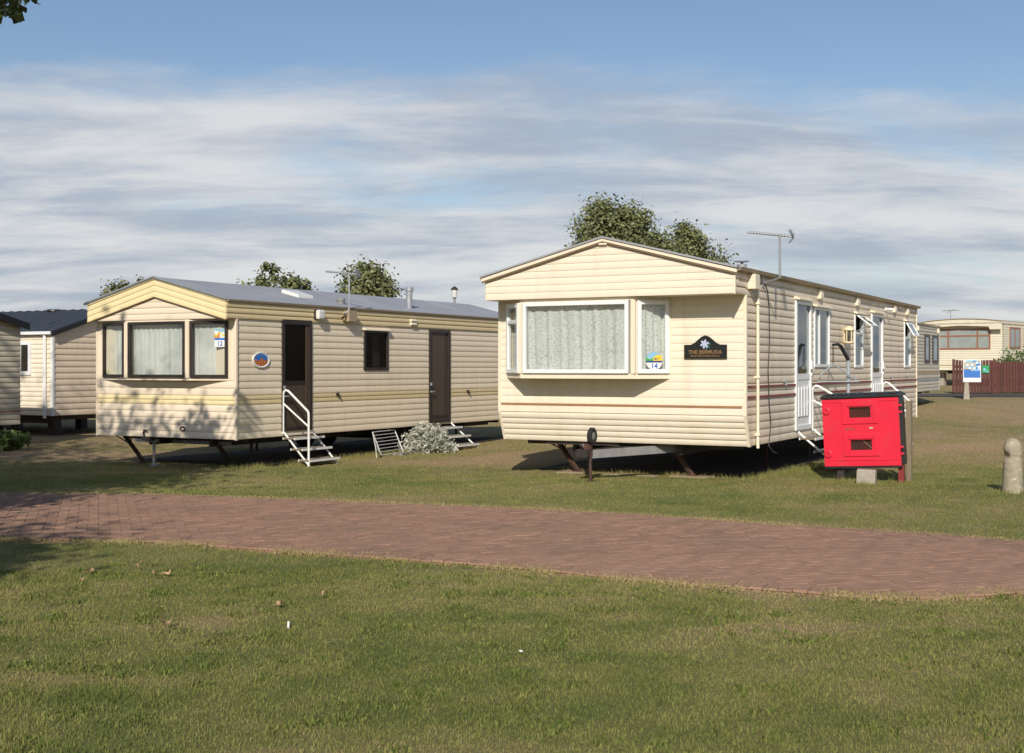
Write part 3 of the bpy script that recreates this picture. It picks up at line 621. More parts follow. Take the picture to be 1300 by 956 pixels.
# ---- right hand caravan
def caravan_right():
    W, L, ZB, ZF, ZE, ZR = 3.70, 11.70, .49, 2.507, 2.845, 3.325
    root = empty('static_caravan', (CAR_R[0], CAR_R[1], 0), -TH, 'cream static caravan with wide white bay window and black name board', 'caravan', 'static caravans on the site')
    # openings in the right side wall (along the length, height)
    d1 = (2.34, 3.22, .60, 2.565); w1 = (3.40, 4.34, 1.545, 2.50); w2 = (6.07, 6.72, 1.54, 2.49); d2 = (7.37, 8.34, .60, 2.56); w3 = (10.38, 11.02, 1.54, 2.50)
    ops = [d1, w1, w2, d2, w3]; P = Pside(0); F = Pfront(0)
    slope = lambda z: max(0, .16 * (.9 - z) / .41)
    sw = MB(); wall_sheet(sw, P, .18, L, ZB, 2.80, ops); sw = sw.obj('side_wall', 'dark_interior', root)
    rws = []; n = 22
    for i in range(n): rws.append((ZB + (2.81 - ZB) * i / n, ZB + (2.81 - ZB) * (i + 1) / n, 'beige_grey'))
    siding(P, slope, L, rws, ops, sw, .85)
    for z in (1.285, 1.145):
        cuts = [(.03, d1[0]), (d1[1], d2[0]), (d2[1], L)]
        for a, b in cuts: MB().pbox(P, a, b, z - .016, z + .016, .0265, .031).obj('red_stripe', 'stripe_red', sw)
    # front wall
    fw = MB(); fw.pbox(F, -W, 0, .9, ZF + .02, -.05, -.001); fw.add([F(-W, .9, 0), F(0, .9, 0), (0, .16, ZB), (-W, .16, ZB), F(-W, .9, -.04), F(0, .9, -.04), (0, .20, ZB), (-W, .20, ZB)], [(0, 1, 2, 3), (4, 7, 6, 5), (3, 2, 6, 7)])
    fw = fw.obj('front_wall', 'cream', root)
    siding(F, -W, 0, rows_of(1.03, ZF, 14, 'cream'), [], fw, .38)
    MB().pbox(F, -W, 0, .905, 1.012, 0, .016).obj('plank', 'cream', fw); MB().pbox(F, -W + .02, -.03, 1.0, 1.03, .012, .024).obj('brown_strip', 'stripe_brown', fw)
    Fs = lambda s, z, o: (s, .16 * (.9 - z) / .41 - o * .96, z - o * .29)
    siding(Fs, -W, 0, rows_of(ZB, .9, 5, 'cream'), [], fw, .95)
    # other walls, floor
    ribbed(Pleft(-W), .13, L, ZB, 2.80, .105, 'beige', root, 'left_wall'); ribbed(Prear(L), -W, 0, ZB, 2.80, .105, 'beige', root, 'rear_wall')
    MB().box(-W + .01, -.05, .21, L - .02, ZB + .01, ZB + .07).obj('floor', 'floor_inside', root)
    MB().prism([(-W, 2.80), (0, 2.80), (-W / 2, ZR - .05)], lambda a, z: (a, L - .02, z), lambda a, z: (a, L, z)).obj('rear_gable', 'beige', root)
    corner_strip(root, [(.012, .163, ZB - .01), (.012, 0, .9), (.012, 0, ZF)]); corner_strip(root, [(-W - .012, .163, ZB), (-W - .012, 0, .9), (-W - .012, 0, ZF)]); corner_strip(root, [(.012, L, ZB - .02), (.012, L, 2.8)])
    # fascia over the bay
    b = -.45; Ff = Pfront(b + .02); line = lambda a: ZE - .035 + (ZR - ZE) * (1 - abs(a + W / 2) / (W / 2))
    fa = MB().prism([(-W, ZF), (0, ZF), (0, line(0) - .01), (-W / 2, line(-W / 2) - .01), (-W, line(-W) - .01)], lambda a, z: (a, b + .021, z), lambda a, z: (a, b + .06, z)).box(-W, 0, b + .06, -.002, ZF, ZF + .025).obj('fascia', 'cream', root)
    inv = lambda z: max(0.0, (z - (ZE - .045)) / (ZR - ZE)) * W / 2
    siding(Ff, lambda z: -W + min(inv(z), W / 2), lambda z: -min(inv(z), W / 2), rows_of(ZF + .002, ZR - .05, 8, 'cream'), [], fa, .38)
    for x, PP in ((0, Pside(0)), (-W, Pleft(-W))): siding(PP, b + .022, -.001, rows_of(ZF, 2.81, 3, 'beige_grey'), [], fa, 1.0)
    corner_strip(root, [(.008, b + .015, ZF - .004), (.008, b + .015, 2.83)], r=.013)
    # bargeboard following the gable, brown strip along its lower edge
    for nm, z0, z1, o0, o1, mt in (('bargeboard', -.058, -.014, .0, .03, 'cream_trim'), ('barge_brown_strip', -.080, -.058, .004, .022, 'barge_brown')):
        for sx in (0, 1):
            x0, x1 = (-W - .05, -W / 2) if sx == 0 else (-W / 2, .05); za, zb = (ZE - .013, ZR) if sx == 0 else (ZR, ZE - .013)
            m = MB(); m.add([(x, b - .005 - o, z + q) for o in (o0, o1) for (x, z) in ((x0, za), (x1, zb)) for q in (z0, z1)], [(0, 1, 3, 2), (4, 6, 7, 5), (0, 4, 5, 1), (2, 3, 7, 6), (0, 2, 6, 4), (1, 5, 7, 3)]); m.obj(nm, mt, root)
    MB().pbox(Pfront(b), -W / 2 - .06, -W / 2 + .06, ZR - .11, ZR - .082, 0, .03).obj('ridge_light', 'cream_trim', root, bevel=.008)
    roof_prism(root, W, ZE + .012, ZR + .012, b - .052, L + .06, .055, .026, 'roof_grey')
    for sg, x in ((1, .0), (-1, -W)):
        g = MB(); g.prism([(0, 0), (.085, .005), (.10, .05), (.09, .05), (.078, .012), (.0, .010)], lambda o, z: (x + sg * (o + .004), b + .0, 2.80 + z), lambda o, z: (x + sg * (o + .004), L + .05, 2.80 + z)); g.obj('gutter', 'gutter_tan', root)
        MB().box(min(x, x + sg * .055), max(x, x + sg * .055), b + .01, L + .03, 2.812, 2.835).obj('eave_board', 'gutter_tan', root)
    # bay window
    A, B_, C, D = (-3.60, 0), (-3.17, -.38), (-1.44, -.38), (-1.04, 0); z0, z1 = 1.39, ZF
    base = MB(); base.prism([A, B_, C, D], lambda x, y: (x, y, z0), lambda x, y: (x, y, z0 + .07)); bay = base.obj('bay_window', 'cream_trim', root)
    MB().prism([A, B_, C, D], lambda x, y: (x, y, z1 - .045), lambda x, y: (x, y, z1 - .002)).obj('bay_header', 'cream_trim', bay)
    for (x, y), r_ in ((B_, .028), (C, .032), ((-3.585, -.012), .018), ((-1.055, -.012), .018)): corner_strip(bay, [(x, y + r_ * .6, z0 + .07), (x, y + r_ * .6, z1 - .045)], r=r_, name='bay_post')
    Pc = lambda s, z, o: (s, -.38 - o, z)
    window(Pc, -3.125, -1.50, 1.462, 2.46, root, 'upvc', 'glass', .055, curtain='lace', cw=9, seed=1)
    for p0, p1, sd in ((A, B_, 2), (C, D, 3)):
        Pq, LL = Pfacet(p0, p1); wn = window(Pq, .055, LL - .035, 1.462, 2.46, root, 'upvc', 'glass', .06, curtain='lace', cw=4, seed=sd, trans=([(2.2, 0, LL)] if sd == 2 else ()))
        if sd == 3:
            cx, cz, rr = .30, 1.635, .12
            def fn(u, t):
                x, y = 2 * u - 1, 2 * t - 1
                if x * x + y * y > 1: return None
                if y < -.18: return 0
                if y < -.02: return 1
                if y > .45 + .25 * math.sin(3 * x): return 2
                if x < -.1 and y > .1 - .6 * x - .5: return 3
                if y < .12 + .15 * x: return 4 if x > -.1 else 5
                if x > 0 and y < .32 - .1 * x: return 1 if (x < .5 and y < .25) else 6
                return 4 if x > -.2 else 3
            st = print_grid(Pq, cx - rr, cx + rr, cz - rr, cz + rr, .016, 30, 30, fn, ['p_white', 'p_navy', 'p_sky', 'p_green', 'p_yellow', 'p_orange', 'p_orange'], 'pitch_sticker', wn)
            st['label'] = 'round picture sticker with the number 14'
            text('14', .10, Pq, cx, cz - .104, .0185, 'p_blue', wn, bold=.002)
    # side windows and doors
    upvc_door(root, P, *d1, 1.36); upvc_door(root, P, *d2, 1.36)
    window(P, *w1, root, 'upvc', 'glass_side', .05, mull=(3.72,), hood='cream_trim', curtain=None)
    MB().pbox(P, w1[0], w1[1], w1[2], w1[3], -.30, -.28).obj('net_screen', 'net_grey', root)
    for wv in (w2, w3):
        zt = 2.145; wn = window(P, *wv, root, 'upvc', 'glass_side', .045, trans=[(zt, wv[0], wv[1])], hood='cream_trim', skip_pane=(0, 1))
        MB().pbox(P, wv[0] + .04, wv[1] - .04, wv[2] + .03, zt - .02, -.06, -.055).obj('blind', 'blind', wn)
        an = R(52 if wv is w2 else 30); H = wv[3] - .03; ca, sa = math.cos(an), math.sin(an)
        Pt = lambda s, z, o: P(s, H - (H - z) * ca + o * sa * .5, .04 + (H - z) * sa + o * ca)
        m = MB(); frame_boxes(m, Pt, wv[0] + .02, wv[1] - .02, zt + .0, H, .05, 0, .03); sh = m.obj('open_sash', 'upvc', wn, bevel=.005)
        MB().pbox(Pt, wv[0] + .06, wv[1] - .06, zt + .04, H - .04, .012, .018).obj('pane', 'glass_side', sh)
        MB().tube([P(wv[0] + .03, zt + .02, .03), Pt(wv[0] + .03, zt + .03, 0)], .008, 6).obj('stay', 'galv', sh)
    # downpipe, boxes, vents, lantern
    MB().tube([(.05, .42, 2.80), (.05, .42, ZB - .04)], .022, 10).obj('downpipe', 'cream_trim', root, smooth='auto')
    for z in (2.4, 1.4, .62): MB().box(.0, .085, .385, .455, z, z + .03).obj('pipe_clip', 'cream_trim', root)
    MB().box(.0, .12, .09, .29, 2.61, 2.79).box(.0, .13, .08, .30, 2.59, 2.61).obj('meter_box', 'cream_trim', root, bevel=.008)
    for s in (3.72, 6.22, 9.36, 10.62): vent(root, P, s - .09, 2.63, .17, .15, 'cream_trim')
    MB().box(0, .05, 8.55, 8.62, 2.64, 2.70).tube([(.05, 8.585, 2.67), (.16, 8.62, 2.655)], [.02, .028], 8).obj('flood_light', 'white_metal', root)
    ln = MB().box(.0, .02, 5.27, 5.43, 1.96, 2.24).obj('wall_lantern', 'lantern_cream', root)
    MB().lathe([(.075, 0), (.085, .01), (.085, .03), (.075, .035)], (.10, 5.35, 1.95), 14).obj('lantern_base', 'lantern_cream', ln); MB().lathe([(.09, 0), (.088, .02), (.07, .05), (.03, .075), (.004, .08)], (.10, 5.35, 2.17), 14).obj('lantern_cap', 'lantern_cream', ln, smooth=True)
    for k in range(6):
        q = k * math.pi / 3 + .2; x, y = .10 + .075 * math.cos(q), 5.35 + .075 * math.sin(q); MB().tube([(x, y, 1.98), (x, y, 2.175)], .009, 5).obj('lantern_bar', 'lantern_cream', ln)
    MB().lathe([(.055, 0), (.055, .19)], (.10, 5.35, 1.98), 12).obj('lantern_glass', 'glass_dark', ln)
    for (s, z) in ((1.72, 1.335), (9.05, 1.36), (10.6, 1.36)): MB().box(.02, .05, s, s + .06, z, z + .02).box(.03, .06, s + .04, s + .07, z - .05, z + .02).obj('awning_hook', 'galv', root)
    aerial(root, (.03, .72, 2.705), (.30, .60, 2.755), (.30, .60, 3.36), R(207))
    MB().box(.0, .03, .69, .75, 2.65, 2.80).obj('aerial_bracket', 'galv', root)
    MB().tube([(.04, .72, 2.72), (.05, .86, 2.6), (.036, .98, 2.4), (.036, 1.0, 1.9), (.036, .93, 1.5), (.036, .98, 1.05), (.04, 1.05, .75), (.03, .98, .45), (.06, 1.1, .36), (.08, 1.2, .34)], .008, 6).obj('aerial_cable', 'cable', root)
    fl = MB().lathe([(.065, 0), (.065, .08), (.072, .085), (.072, .095)], (-.20, .5, 2.86), 14).obj('roof_flue', 'galv', root, smooth='auto'); MB().lathe([(.02, 0), (.02, .03), (.095, .035), (.095, .048), (.02, .055)], (-.20, .5, 2.955), 14).obj('flue_cap', 'steel_grey', fl)
    # name board
    yb = -.024; pr = [(-.838, 1.665), (-.236, 1.665), (-.236, 1.845)]
    for k in range(13):
        t = k / 12; x = -.236 - .602 * t; q = 2 * t - 1; pr.append((x, 1.845 + .125 * (.5 + .5 * math.cos(math.pi * min(1, abs(q) / .72))) + .006))
    pr.append((-.838, 1.845))
    nb = MB().prism(pr, lambda x, z: (x, yb + .01, z), lambda x, z: (x, yb - .012, z)).obj('name_board', 'sign_black', root, label='black arched name board with pale flower and gold lettering')
    Pn = Pfront(yb)
    text('THE BERMUDA', .072, Pn, -.537, 1.728, .0145, 'gold_text', nb, sx=.98, bold=.001); text('Built by Willerby Holiday Homes Ltd', .036, Pn, -.537, 1.69, .0145, 'gold_text', nb, sx=.76, bold=.0004)
    fm = MB(); gm = MB()
    for k in range(6):
        q = k * math.pi / 3 + .3; c_, s_ = math.cos(q), math.sin(q); ctr = (-.545 + .032 * c_, 1.86 + .032 * s_)
        fm.add([Pn(ctr[0] + .034 * c_ * a - .018 * s_ * b, ctr[1] + .034 * s_ * a + .018 * c_ * b, .0145 + k * .0006) for a, b in ((-1, 0), (-.2, .9), (.6, .8), (1, 0), (.6, -.8), (-.2, -.9))], [tuple(range(6))])
    for q in (-.6, .1, -1.3): gm.add([Pn(-.535 + .055 * math.cos(q) + .03 * (a * math.cos(q) - b * .4 * math.sin(q)), 1.855 + .055 * math.sin(q) + .03 * (a * math.sin(q) + b * .4 * math.cos(q)), .0135) for a, b in ((-1, 0), (0, .8), (1, 0), (0, -.8))], [(0, 1, 2, 3)])
    fm.obj('flower', 'petal', nb); gm.obj('flower_leaf', 'petal_green', nb)
    # running gear
    chassis(root, W, L, ZB, 0)
    for a, b_ in ((-2.74, .62), (-1.0, .72)): corner_leg(root, (a - .28, b_ - .12, ZB - .02), (a, b_, .012))
    for a, b_ in ((-.5, 2.6), (-.5, 5.0), (-.5, 8.6), (-3.1, 4.0), (-3.1, 9)): MB().tube([(a, b_, 0), (a, b_, ZB - .06)], .03, 6).obj('prop', 'rust', root)
    hb = (-2.02, -.62, .36); dr = MB()
    def beam(p, q, hh=.055, ww=.03):
        p, q = Vector(p), Vector(q); d = (q - p); d.z = 0; d.normalize(); sd = Vector((-d.y, d.x, 0)) * ww; u_ = Vector((0, 0, hh)); dr.add([e + sd * i + u_ * j for e in (p, q) for i in (-1, 1) for j in (-1, 1)], [(0, 1, 3, 2), (4, 6, 7, 5), (0, 4, 5, 1), (2, 3, 7, 6), (0, 2, 6, 4), (1, 5, 7, 3)])
    beam(hb, (-1.06, .62, .415)); beam((-2.05, -.6, .36), (-2.66, .62, .415))
    db = dr.obj('drawbar', 'steel_grey', root)
    MB().box(-2.12, -1.95, -.76, -.55, .33, .43).tube([(-2.03, -.72, .43), (-2.03, -.8, .50)], .02).obj('coupling', 'steel_dark', db)
    MB().tube([(-1.96, -.63, .0), (-1.96, -.63, .40)], .022, 8).box(-2.0, -1.9, -.70, -.56, -.004, .012).obj('drawbar_prop', 'rust', db)
    MB().tube([(-1.99, -.62, .36), (-1.99, -.62, .62), (-1.97, -.62, .66)], .02, 8).box(-2.05, -1.95, -.66, -.58, .42, .5).obj('jockey_stem', 'rust', db)
    jw = MB().lathe([(.06, -.025), (.10, -.032), (.115, -.018), (.115, .018), (.10, .032), (.06, .025)], (-1.94, -.62, .615), 18, 'x').obj('jockey_wheel', 'rubber', db, smooth='auto')
    MB().lathe([(.015, -.03), (.06, -.024), (.06, .024), (.015, .03)], (-1.94, -.62, .615), 14, 'x').obj('jockey_rim', 'steel_grey', jw)
    MB().box(-3.05, -1.9, .19, .23, .435, .482).obj('front_rail', 'steel_dark', root)
    return root
caravan_right()

# ---- left hand caravan
def brown_door(root, P, s0, s1, z0, z1, glazed):
    m = MB(); frame_boxes(m, P, s0, s1, z0, z1, .07, -.03, .035); d = m.obj('door', 'brown_frame', root, bevel=.006)
    zm = z0 + .78 if glazed else z0 + .1
    MB().pbox(P, s0 + .07, s1 - .07, z0 + .07, zm, -.02, .006).obj('door_panel', 'brown_door', d)
    MB().pbox(P, s0 + .07, s1 - .07, zm, zm + .06, -.02, .014).obj('mid_rail', 'brown_frame', d)
    if glazed:
        MB().pbox(P, s0 + .071, s1 - .071, zm + .06, z1 - .071, -.008, .0).obj('pane', 'glass_dark', d)
        MB().pbox(P, s0 + .07, s1 - .07, zm + .06, z1 - .07, -.05, -.045).obj('door_screen', 'brown_frame', d)
        MB().pbox(P, s1 - .16, s1 - .07, z0 + .1, z1 - .07, .006, .016).obj('door_stile', 'brown_door', d)
    else:
        MB().pbox(P, s0 + .07, s1 - .07, zm + .06, z1 - .071, -.02, .004).obj('door_panel', 'brown_door', d)
        MB().pbox(P, s1 - .17, s1 - .155, zm + .06, z1 - .071, .004, .012).obj('door_bead', 'brown_frame', d)
    MB().pbox(P, s0 + .02, s0 + .055, 1.18, 1.24, .035, .06).pbox(P, s0 + .02, s0 + .14, 1.05, 1.075, .055, .075).pbox(P, s0 + .03, s0 + .05, 1.05, 1.075, .035, .06).obj('handle', 'galv', d)
    return d
def caravan_left():
    W, L, ZB, ZF, ZE, ZR = 3.03, 9.85, .395, 2.32, 2.615, 3.01; g = -.09
    root = empty('static_caravan', (CAR_L[0], CAR_L[1], 0), -TH, 'beige static caravan with yellow bands, brown doors and grey roof', 'caravan', 'static caravans on the site')
    P, F = Pside(0), Pfront(0)
    d1 = (1.12, 1.92, .475, 2.335); wn = (3.47, 4.25, 1.49, 2.23); d2 = (5.70, 6.50, .43, 2.30); ops = [d1, wn, d2]
    sw = MB(); wall_sheet(sw, P, .05, L, ZB, ZF + .28, ops); sw = sw.obj('side_wall', 'dark_interior', root)
    rw = rows_of(ZB, .945, 5, 'beige') + rows_of(.945, 1.095, 2, 'yellow_band') + rows_of(1.095, ZF, 11, 'beige')
    siding(P, .0, L, rw, ops, sw, .62, PROFILE)
    Pb = Pside(.012); siding(Pb, -.25, L, rows_of(ZF, ZE - .03, 3, 'yellow_band'), [(d1[0], d1[1], d1[2], d1[3] + .012)], sw, 1.0)
    fw = MB(); wall_sheet(fw, F, -W, 0, ZB, ZF, [], -.05, -.001); fw = fw.obj('front_wall', 'beige_front', root)
    siding(F, -W, 0, rows_of(ZB, .945, 5, 'beige_front') + rows_of(.945, 1.095, 2, 'yellow_fascia') + rows_of(1.095, 1.335, 2, 'beige_front'), [], fw, .8)
    MB().pbox(F, -W, 0, 1.335, ZF, 0, .012).obj('plain_panel', 'beige_front', fw)
    ribbed(Pleft(-W), 0, L, ZB, ZE - .03, .11, 'beige', root, 'left_wall'); ribbed(Prear(L), -W, 0, ZB, ZE - .03, .11, 'beige', root, 'rear_wall')
    MB().box(-W + .01, -.05, .02, L - .02, ZB + .01, ZB + .07).obj('floor', 'floor_inside', root)
    MB().prism([(-W, ZE - .03), (0, ZE - .03), (-W / 2, ZR - .04)], lambda a, z: (a, L - .02, z), lambda a, z: (a, L, z)).obj('rear_gable', 'beige', root)
    corner_strip(root, [(.012, -.008, ZB - .01), (.012, -.008, ZF)], 'beige_front', .018); corner_strip(root, [(-W - .012, -.008, ZB - .01), (-W - .012, -.008, ZF)], 'beige_front', .018)
    # chevron fascia: three boards a side that follow the roof slope
    zl = lambda a: (ZE - .012) + (ZR - ZE) * (1 - abs(a + W / 2) / (W / 2)); h = .30
    fa = MB().prism([(-W, zl(-W)), (-W / 2, zl(-W / 2)), (0, zl(0)), (0, zl(0) - h), (-W / 2, zl(-W / 2) - h), (-W, zl(-W) - h)], lambda a, z: (a, -.232, z), lambda a, z: (a, -.205, z)).obj('fascia', 'yellow_fascia', root)
    for lo, hi in ((-W, -W / 2), (-W / 2, 0)):
        Pc = lambda s, z, o: (s, -.232 - o, zl(s) - h + z)
        for k in range(3): plank(Pc, lambda z, lo=lo: lo, lambda z, hi=hi: hi, k * .093, (k + 1) * .093, k * .093, (k + 1) * .093, 'yellow_fascia', fa, sc=.6)
        MB().pbox(Pc, lo, hi, .28, h, 0, .022).obj('fascia_cap', 'yellow_fascia', fa); MB().pbox(Pc, lo, hi, -.012, 0, -.006, .016).obj('fascia_edge', 'barge_brown', fa)
    ig = MB().prism([(-W + .03, ZF + .001), (-.03, ZF + .001), (-W / 2, zl(-W / 2) - h + .05)], lambda a, z: (a, -.20, z), lambda a, z: (a, -.17, z)).box(-W, 0, -.20, -.001, ZF - .001, ZF + .03).obj('gable_infill', 'beige_front', root)
    inv = lambda z: (z - ZF) / ((ZR - ZE)) * W / 2
    siding(Pfront(-.2), lambda z: -W + inv(z), lambda z: -inv(z), rows_of(ZF + .001, ZF + .39, 4, 'beige_front'), [], ig, .55)
    r = roof_prism(root, W, ZE + .008, ZR + .008, -.27, L + .05, .035, .025, 'roof_grey', seams=5)
    for x0, x1, za, zb in ((-W - .04, -W / 2, ZE + .01, ZR + .01), (-W / 2, .04, ZR + .01, ZE + .01)):
        m = MB(); m.add([(x, y, z + q) for y in (-.285, -.235) for (x, z) in ((x0, za), (x1, zb)) for q in (-.012, .012)], [(0, 1, 3, 2), (4, 6, 7, 5), (0, 4, 5, 1), (2, 3, 7, 6), (0, 2, 6, 4), (1, 5, 7, 3)]); m.obj('roof_edge_trim', 'galv', root)
    MB().prism([(0, 0), (.045, .004), (.055, .035), (.0, .03)], lambda o, z: (.012 + o, -.25, ZE - .033 + z), lambda o, z: (.012 + o, L + .04, ZE - .033 + z)).obj('gutter', 'gutter_tan', root)
    MB().tube([(-W - .06, -.27, ZE - .0), (-W - .02, -.25, ZE - .0)], .022, 6).obj('gutter_outlet', 'gutter_tan', root)
    # shallow three sided window bay
    A, B_, C, D = (-2.93, 0), (-2.17, -.2), (-.83, -.2), (-.10, 0); z0 = 1.335
    bay = MB().prism([(-3.02, -.013), A, B_, C, D, (-.0, -.013)][1:5], lambda x, y: (x, y, z0), lambda x, y: (x, y, z0 + .04)).obj('bay_window', 'beige_front', root)
    MB().prism([A, B_, C, D], lambda x, y: (x, y, ZF - .03), lambda x, y: (x, y, ZF - .003)).obj('bay_header', 'beige_front', bay)
    for (x, y), rr in ((B_, .04), (C, .04), ((-2.915, -.012), .02), ((-.115, -.012), .02)): corner_strip(bay, [(x, y + rr * .5, z0 + .04), (x, y + rr * .5, ZF - .03)], 'beige_front', rr, 'bay_post')
    window(lambda s, z, o: (s, -.2 - o, z), -2.12, -.87, 1.378, 2.29, root, 'brown_frame', 'glass', .05, curtain='net', cw=11, seed=5)
    for p0, p1, sd in ((A, B_, 6), (C, D, 7)):
        Pq, LL = Pfacet(p0, p1); w = window(Pq, .05, LL - .05, 1.378, 2.29, root, 'brown_frame', 'glass', .05, curtain='net', cw=5, seed=sd)
        if sd == 7:
            c0, c1, e0, e1 = LL - .28, LL - .10, 1.87, 2.16
            def fn(u, t):
                if t < .38: return 0
                if t < .52: return 1
                if t > .9 - .1 * u: return 3
                v_ = t + .12 * math.sin(9 * u)
                return 0 if v_ > .8 else (2 if v_ > .68 else (4 if u < .5 else 0))
            st = print_grid(Pq, c0, c1, e0, e1, .014, 16, 24, fn, ['p_white', 'p_blue', 'p_yellow', 'p_sky', 'p_orange'], 'pitch_sticker', w); st['label'] = 'white and blue sticker with the number 12'
            text('12', .10, Pq, (c0 + c1) / 2, e0 + .022, .0165, 'p_blue', w, bold=.002)
    brown_door(root, P, *d1, True); brown_door(root, P, *d2, False)
    w = window(P, *wn, root, 'brown_frame', 'glass_dark', .05, hood='cream_trim'); MB().pbox(P, wn[0] + .5, wn[1] - .06, wn[2] + .06, wn[3] - .06, -.14, -.13).obj('curtain', 'blind', w)
    # wall fittings
    lb = MB().pbox(P, 1.97, 2.17, 2.37, 2.54, .02, .05).obj('wall_light', 'brown_frame', root, bevel=.01); MB().pbox(P, 1.98, 2.16, 2.372, 2.538, .05, .135).obj('light_cover', 'opal', lb, bevel=.03)
    for s in (4.99,): vent(root, P, s, 2.36, .2, .06, 'cream_trim'); vent(root, P, s, 2.43, .2, .05, 'cream_trim')
    MB().box(.02, .15, 2.83, 3.08, 2.36, 2.56).obj('aerial_box', 'gutter_tan', root, bevel=.01)
    MB().tube([(.06, 2.74, 2.42), (.10, 2.74, 2.44), (.11, 2.78, 2.5)], .022, 6).obj('cable_gland', 'steel_dark', root)
    aerial(root, (.10, 2.80, 2.50), (.13, 2.86, 2.58), (.13, 2.86, 3.24), R(195))
    for s, z in ((2.65, 1.075), (7.2, 1.05)): MB().box(.015, .05, s - .03, s + .03, z - .025, z + .02).box(.03, .06, s + .01, s + .05, z - .05, z - .02).obj('awning_hook', 'steel_dark', root)
    # oval badge
    def bf(u, t):
        x, y = 2 * u - 1, 2 * t - 1; q = x * x + y * y
        if q > 1: return None
        if q > .72: return 0
        e = .05 + .25 * math.sin(7 * x + 1) * (1 - abs(x))
        return 1 if y > e else (2 if (math.sin(17 * x) + math.sin(23 * y + 2)) > -.2 else 3)
    print_grid(P, .38, .78, 1.545, 1.785, .028, 36, 24, bf, ['p_white', 'p_blue', 'p_orange', 'p_brick'], 'oval_badge', root)['label'] = 'white rimmed oval badge with a village picture'
    MB().tube([(.024, .58 + .2 * math.cos(q), 1.665 + .12 * math.sin(q)) for q in [2 * math.pi * k / 24 for k in range(25)]], .012, 6, False).obj('badge_rim', 'p_white', root)
    # roof fittings
    zr = lambda a: ZE + (ZR - ZE) * (1 - abs(a + W / 2) / (W / 2))
    fl = MB().lathe([(.065, 0), (.065, .36), (.085, .37), (.085, .44), (.06, .445)], (-.4, 5.62, zr(-.4) - .02), 14).obj('roof_chimney', 'galv', root, smooth='auto')
    MB().lathe([(.07, 0), (.07, .08), (.085, .085), (.08, .13), (.03, .14)], (-.3, 3.2, zr(-.3) - .02), 14).obj('roof_flue', 'steel_grey', root, smooth='auto')
    sk = MB(); a0, a1 = -1.0, -.6
    sk.prism([(a0, zr(a0) + .0), (a1, zr(a1) + .0), (a1 - .02, zr(a1) + .07), (a0 + .02, zr(a0) + .07)], lambda a, z: (a, 2.35, z), lambda a, z: (a, 2.8, z)); sk.obj('roof_light', 'opal', root, bevel=.015)
    # front fittings: hook plate, drawbar stub, steadies
    MB().tube([(-1.10 + .05 * math.cos(q), -.03, .545 + .033 * math.sin(q)) for q in [2 * math.pi * k / 16 for k in range(17)]], .011, 6, False).obj('grab_ring', 'brown_frame', root)
    chassis(root, W, L, ZB, g)
    corner_leg(root, (-2.78, .35, ZB - .02), (-2.45, .48, g + .01), 'steel_dark'); corner_leg(root, (-.98, .55, ZB - .02), (-.72, .75, g + .01), 'steel_dark')
    for a, b_ in ((-.5, 2.0), (-.5, 4.6), (-.5, 7.6), (-2.6, 3.6), (-2.6, 7.5), (-.7, 1.2)): MB().tube([(a, b_, g), (a, b_, ZB - .05)], .028, 6).obj('prop', 'steel_dark', root)
    db = MB().box(-2.25, -1.75, .06, .12, .30, .36).box(-1.83, -.6, .5, .58, .26, .375).obj('drawbar', 'steel_grey', root)
    MB().tube([(-1.83, .08, g), (-1.83, .08, .42)], .025, 8).lathe([(.075, 0), (.06, .03), (.03, .05)], (-1.83, .08, g - .005), 12).obj('jockey_leg', 'steel_grey', db)
    MB().tube([(-1.93, -.03, .37), (-1.95, -.04, .45), (-1.93, -.05, .5), (-1.88, -.05, .505), (-1.87, -.05, .48)], .016, 6).box(-1.98, -1.8, -.05, .06, .33, .40).obj('coupling', 'steel_dark', db)
    return root
caravan_left()

# ------------------------------------------------------------------ steps (free standing)
def local_to_world(C, a, b): return (C[0] + a * V2[0] + b * U2[0], C[1] + a * V2[1] + b * U2[1])
def steps(C, b0, b1, ztop, zg, run, ntread, rail, label, midtop=True):
    x, y = local_to_world(C, .03, b0); root = empty('step_ladder', (x, y, zg), -TH, label, 'steps', 'steps at caravan doors'); W = b1 - b0; H = ztop - zg
    for s in (0, W):
        MB().tube([(.03, s, H), (.05, s, H - .03), (run, s, .02), (run, s, 0)], .017, 8).obj('stringer', 'white_metal', root, smooth='auto')
    for k in range(ntread):
        t = (k + .55) / (ntread) ; xx, zz = .04 + (run - .05) * t, H * (1 - t) * .98 + .015
        tr = MB().box(xx - .10, xx + .12, -.02, W + .02, zz - .012, zz + .012).obj('tread', 'wood_post', root)
        MB().box(xx + .12, xx + .135, -.03, W + .03, zz - .02, zz + .016).box(xx - .115, xx - .10, -.03, W + .03, zz - .02, zz + .016).obj('tread_edge', 'white_metal', tr)
    if rail is not None:
        s, zt = rail; h1 = zt - zg
        pts = [(.0, s, H - .02), (.0, s, h1 - .07), (.02, s, h1 - .025), (.055, s, h1), (.11, s, h1 - .015), (run * .96, s, h1 - .34), (run * .995, s, h1 - .38), (run, s, h1 - .43), (run, s, 0)]
        MB().tube(pts, .019, 8).obj('hand_rail', 'white_metal', root, smooth='auto')
        MB().tube([(.0, s, h1 - .22), (run, s, h1 - .60)], .015, 8).obj('mid_rail', 'white_metal', root, smooth='auto')
    return root
steps(CAR_L, 1.14, 1.90, .455, gz(*local_to_world(CAR_L, .5, 1.5)), .53, 3, (0.0, 1.165), 'white steps with tubular hand rail at the glazed brown door')
steps(CAR_L, 5.72, 6.48, .42, gz(*local_to_world(CAR_L, .5, 6)), .64, 3, None, 'low white steps without rail below the solid brown door')
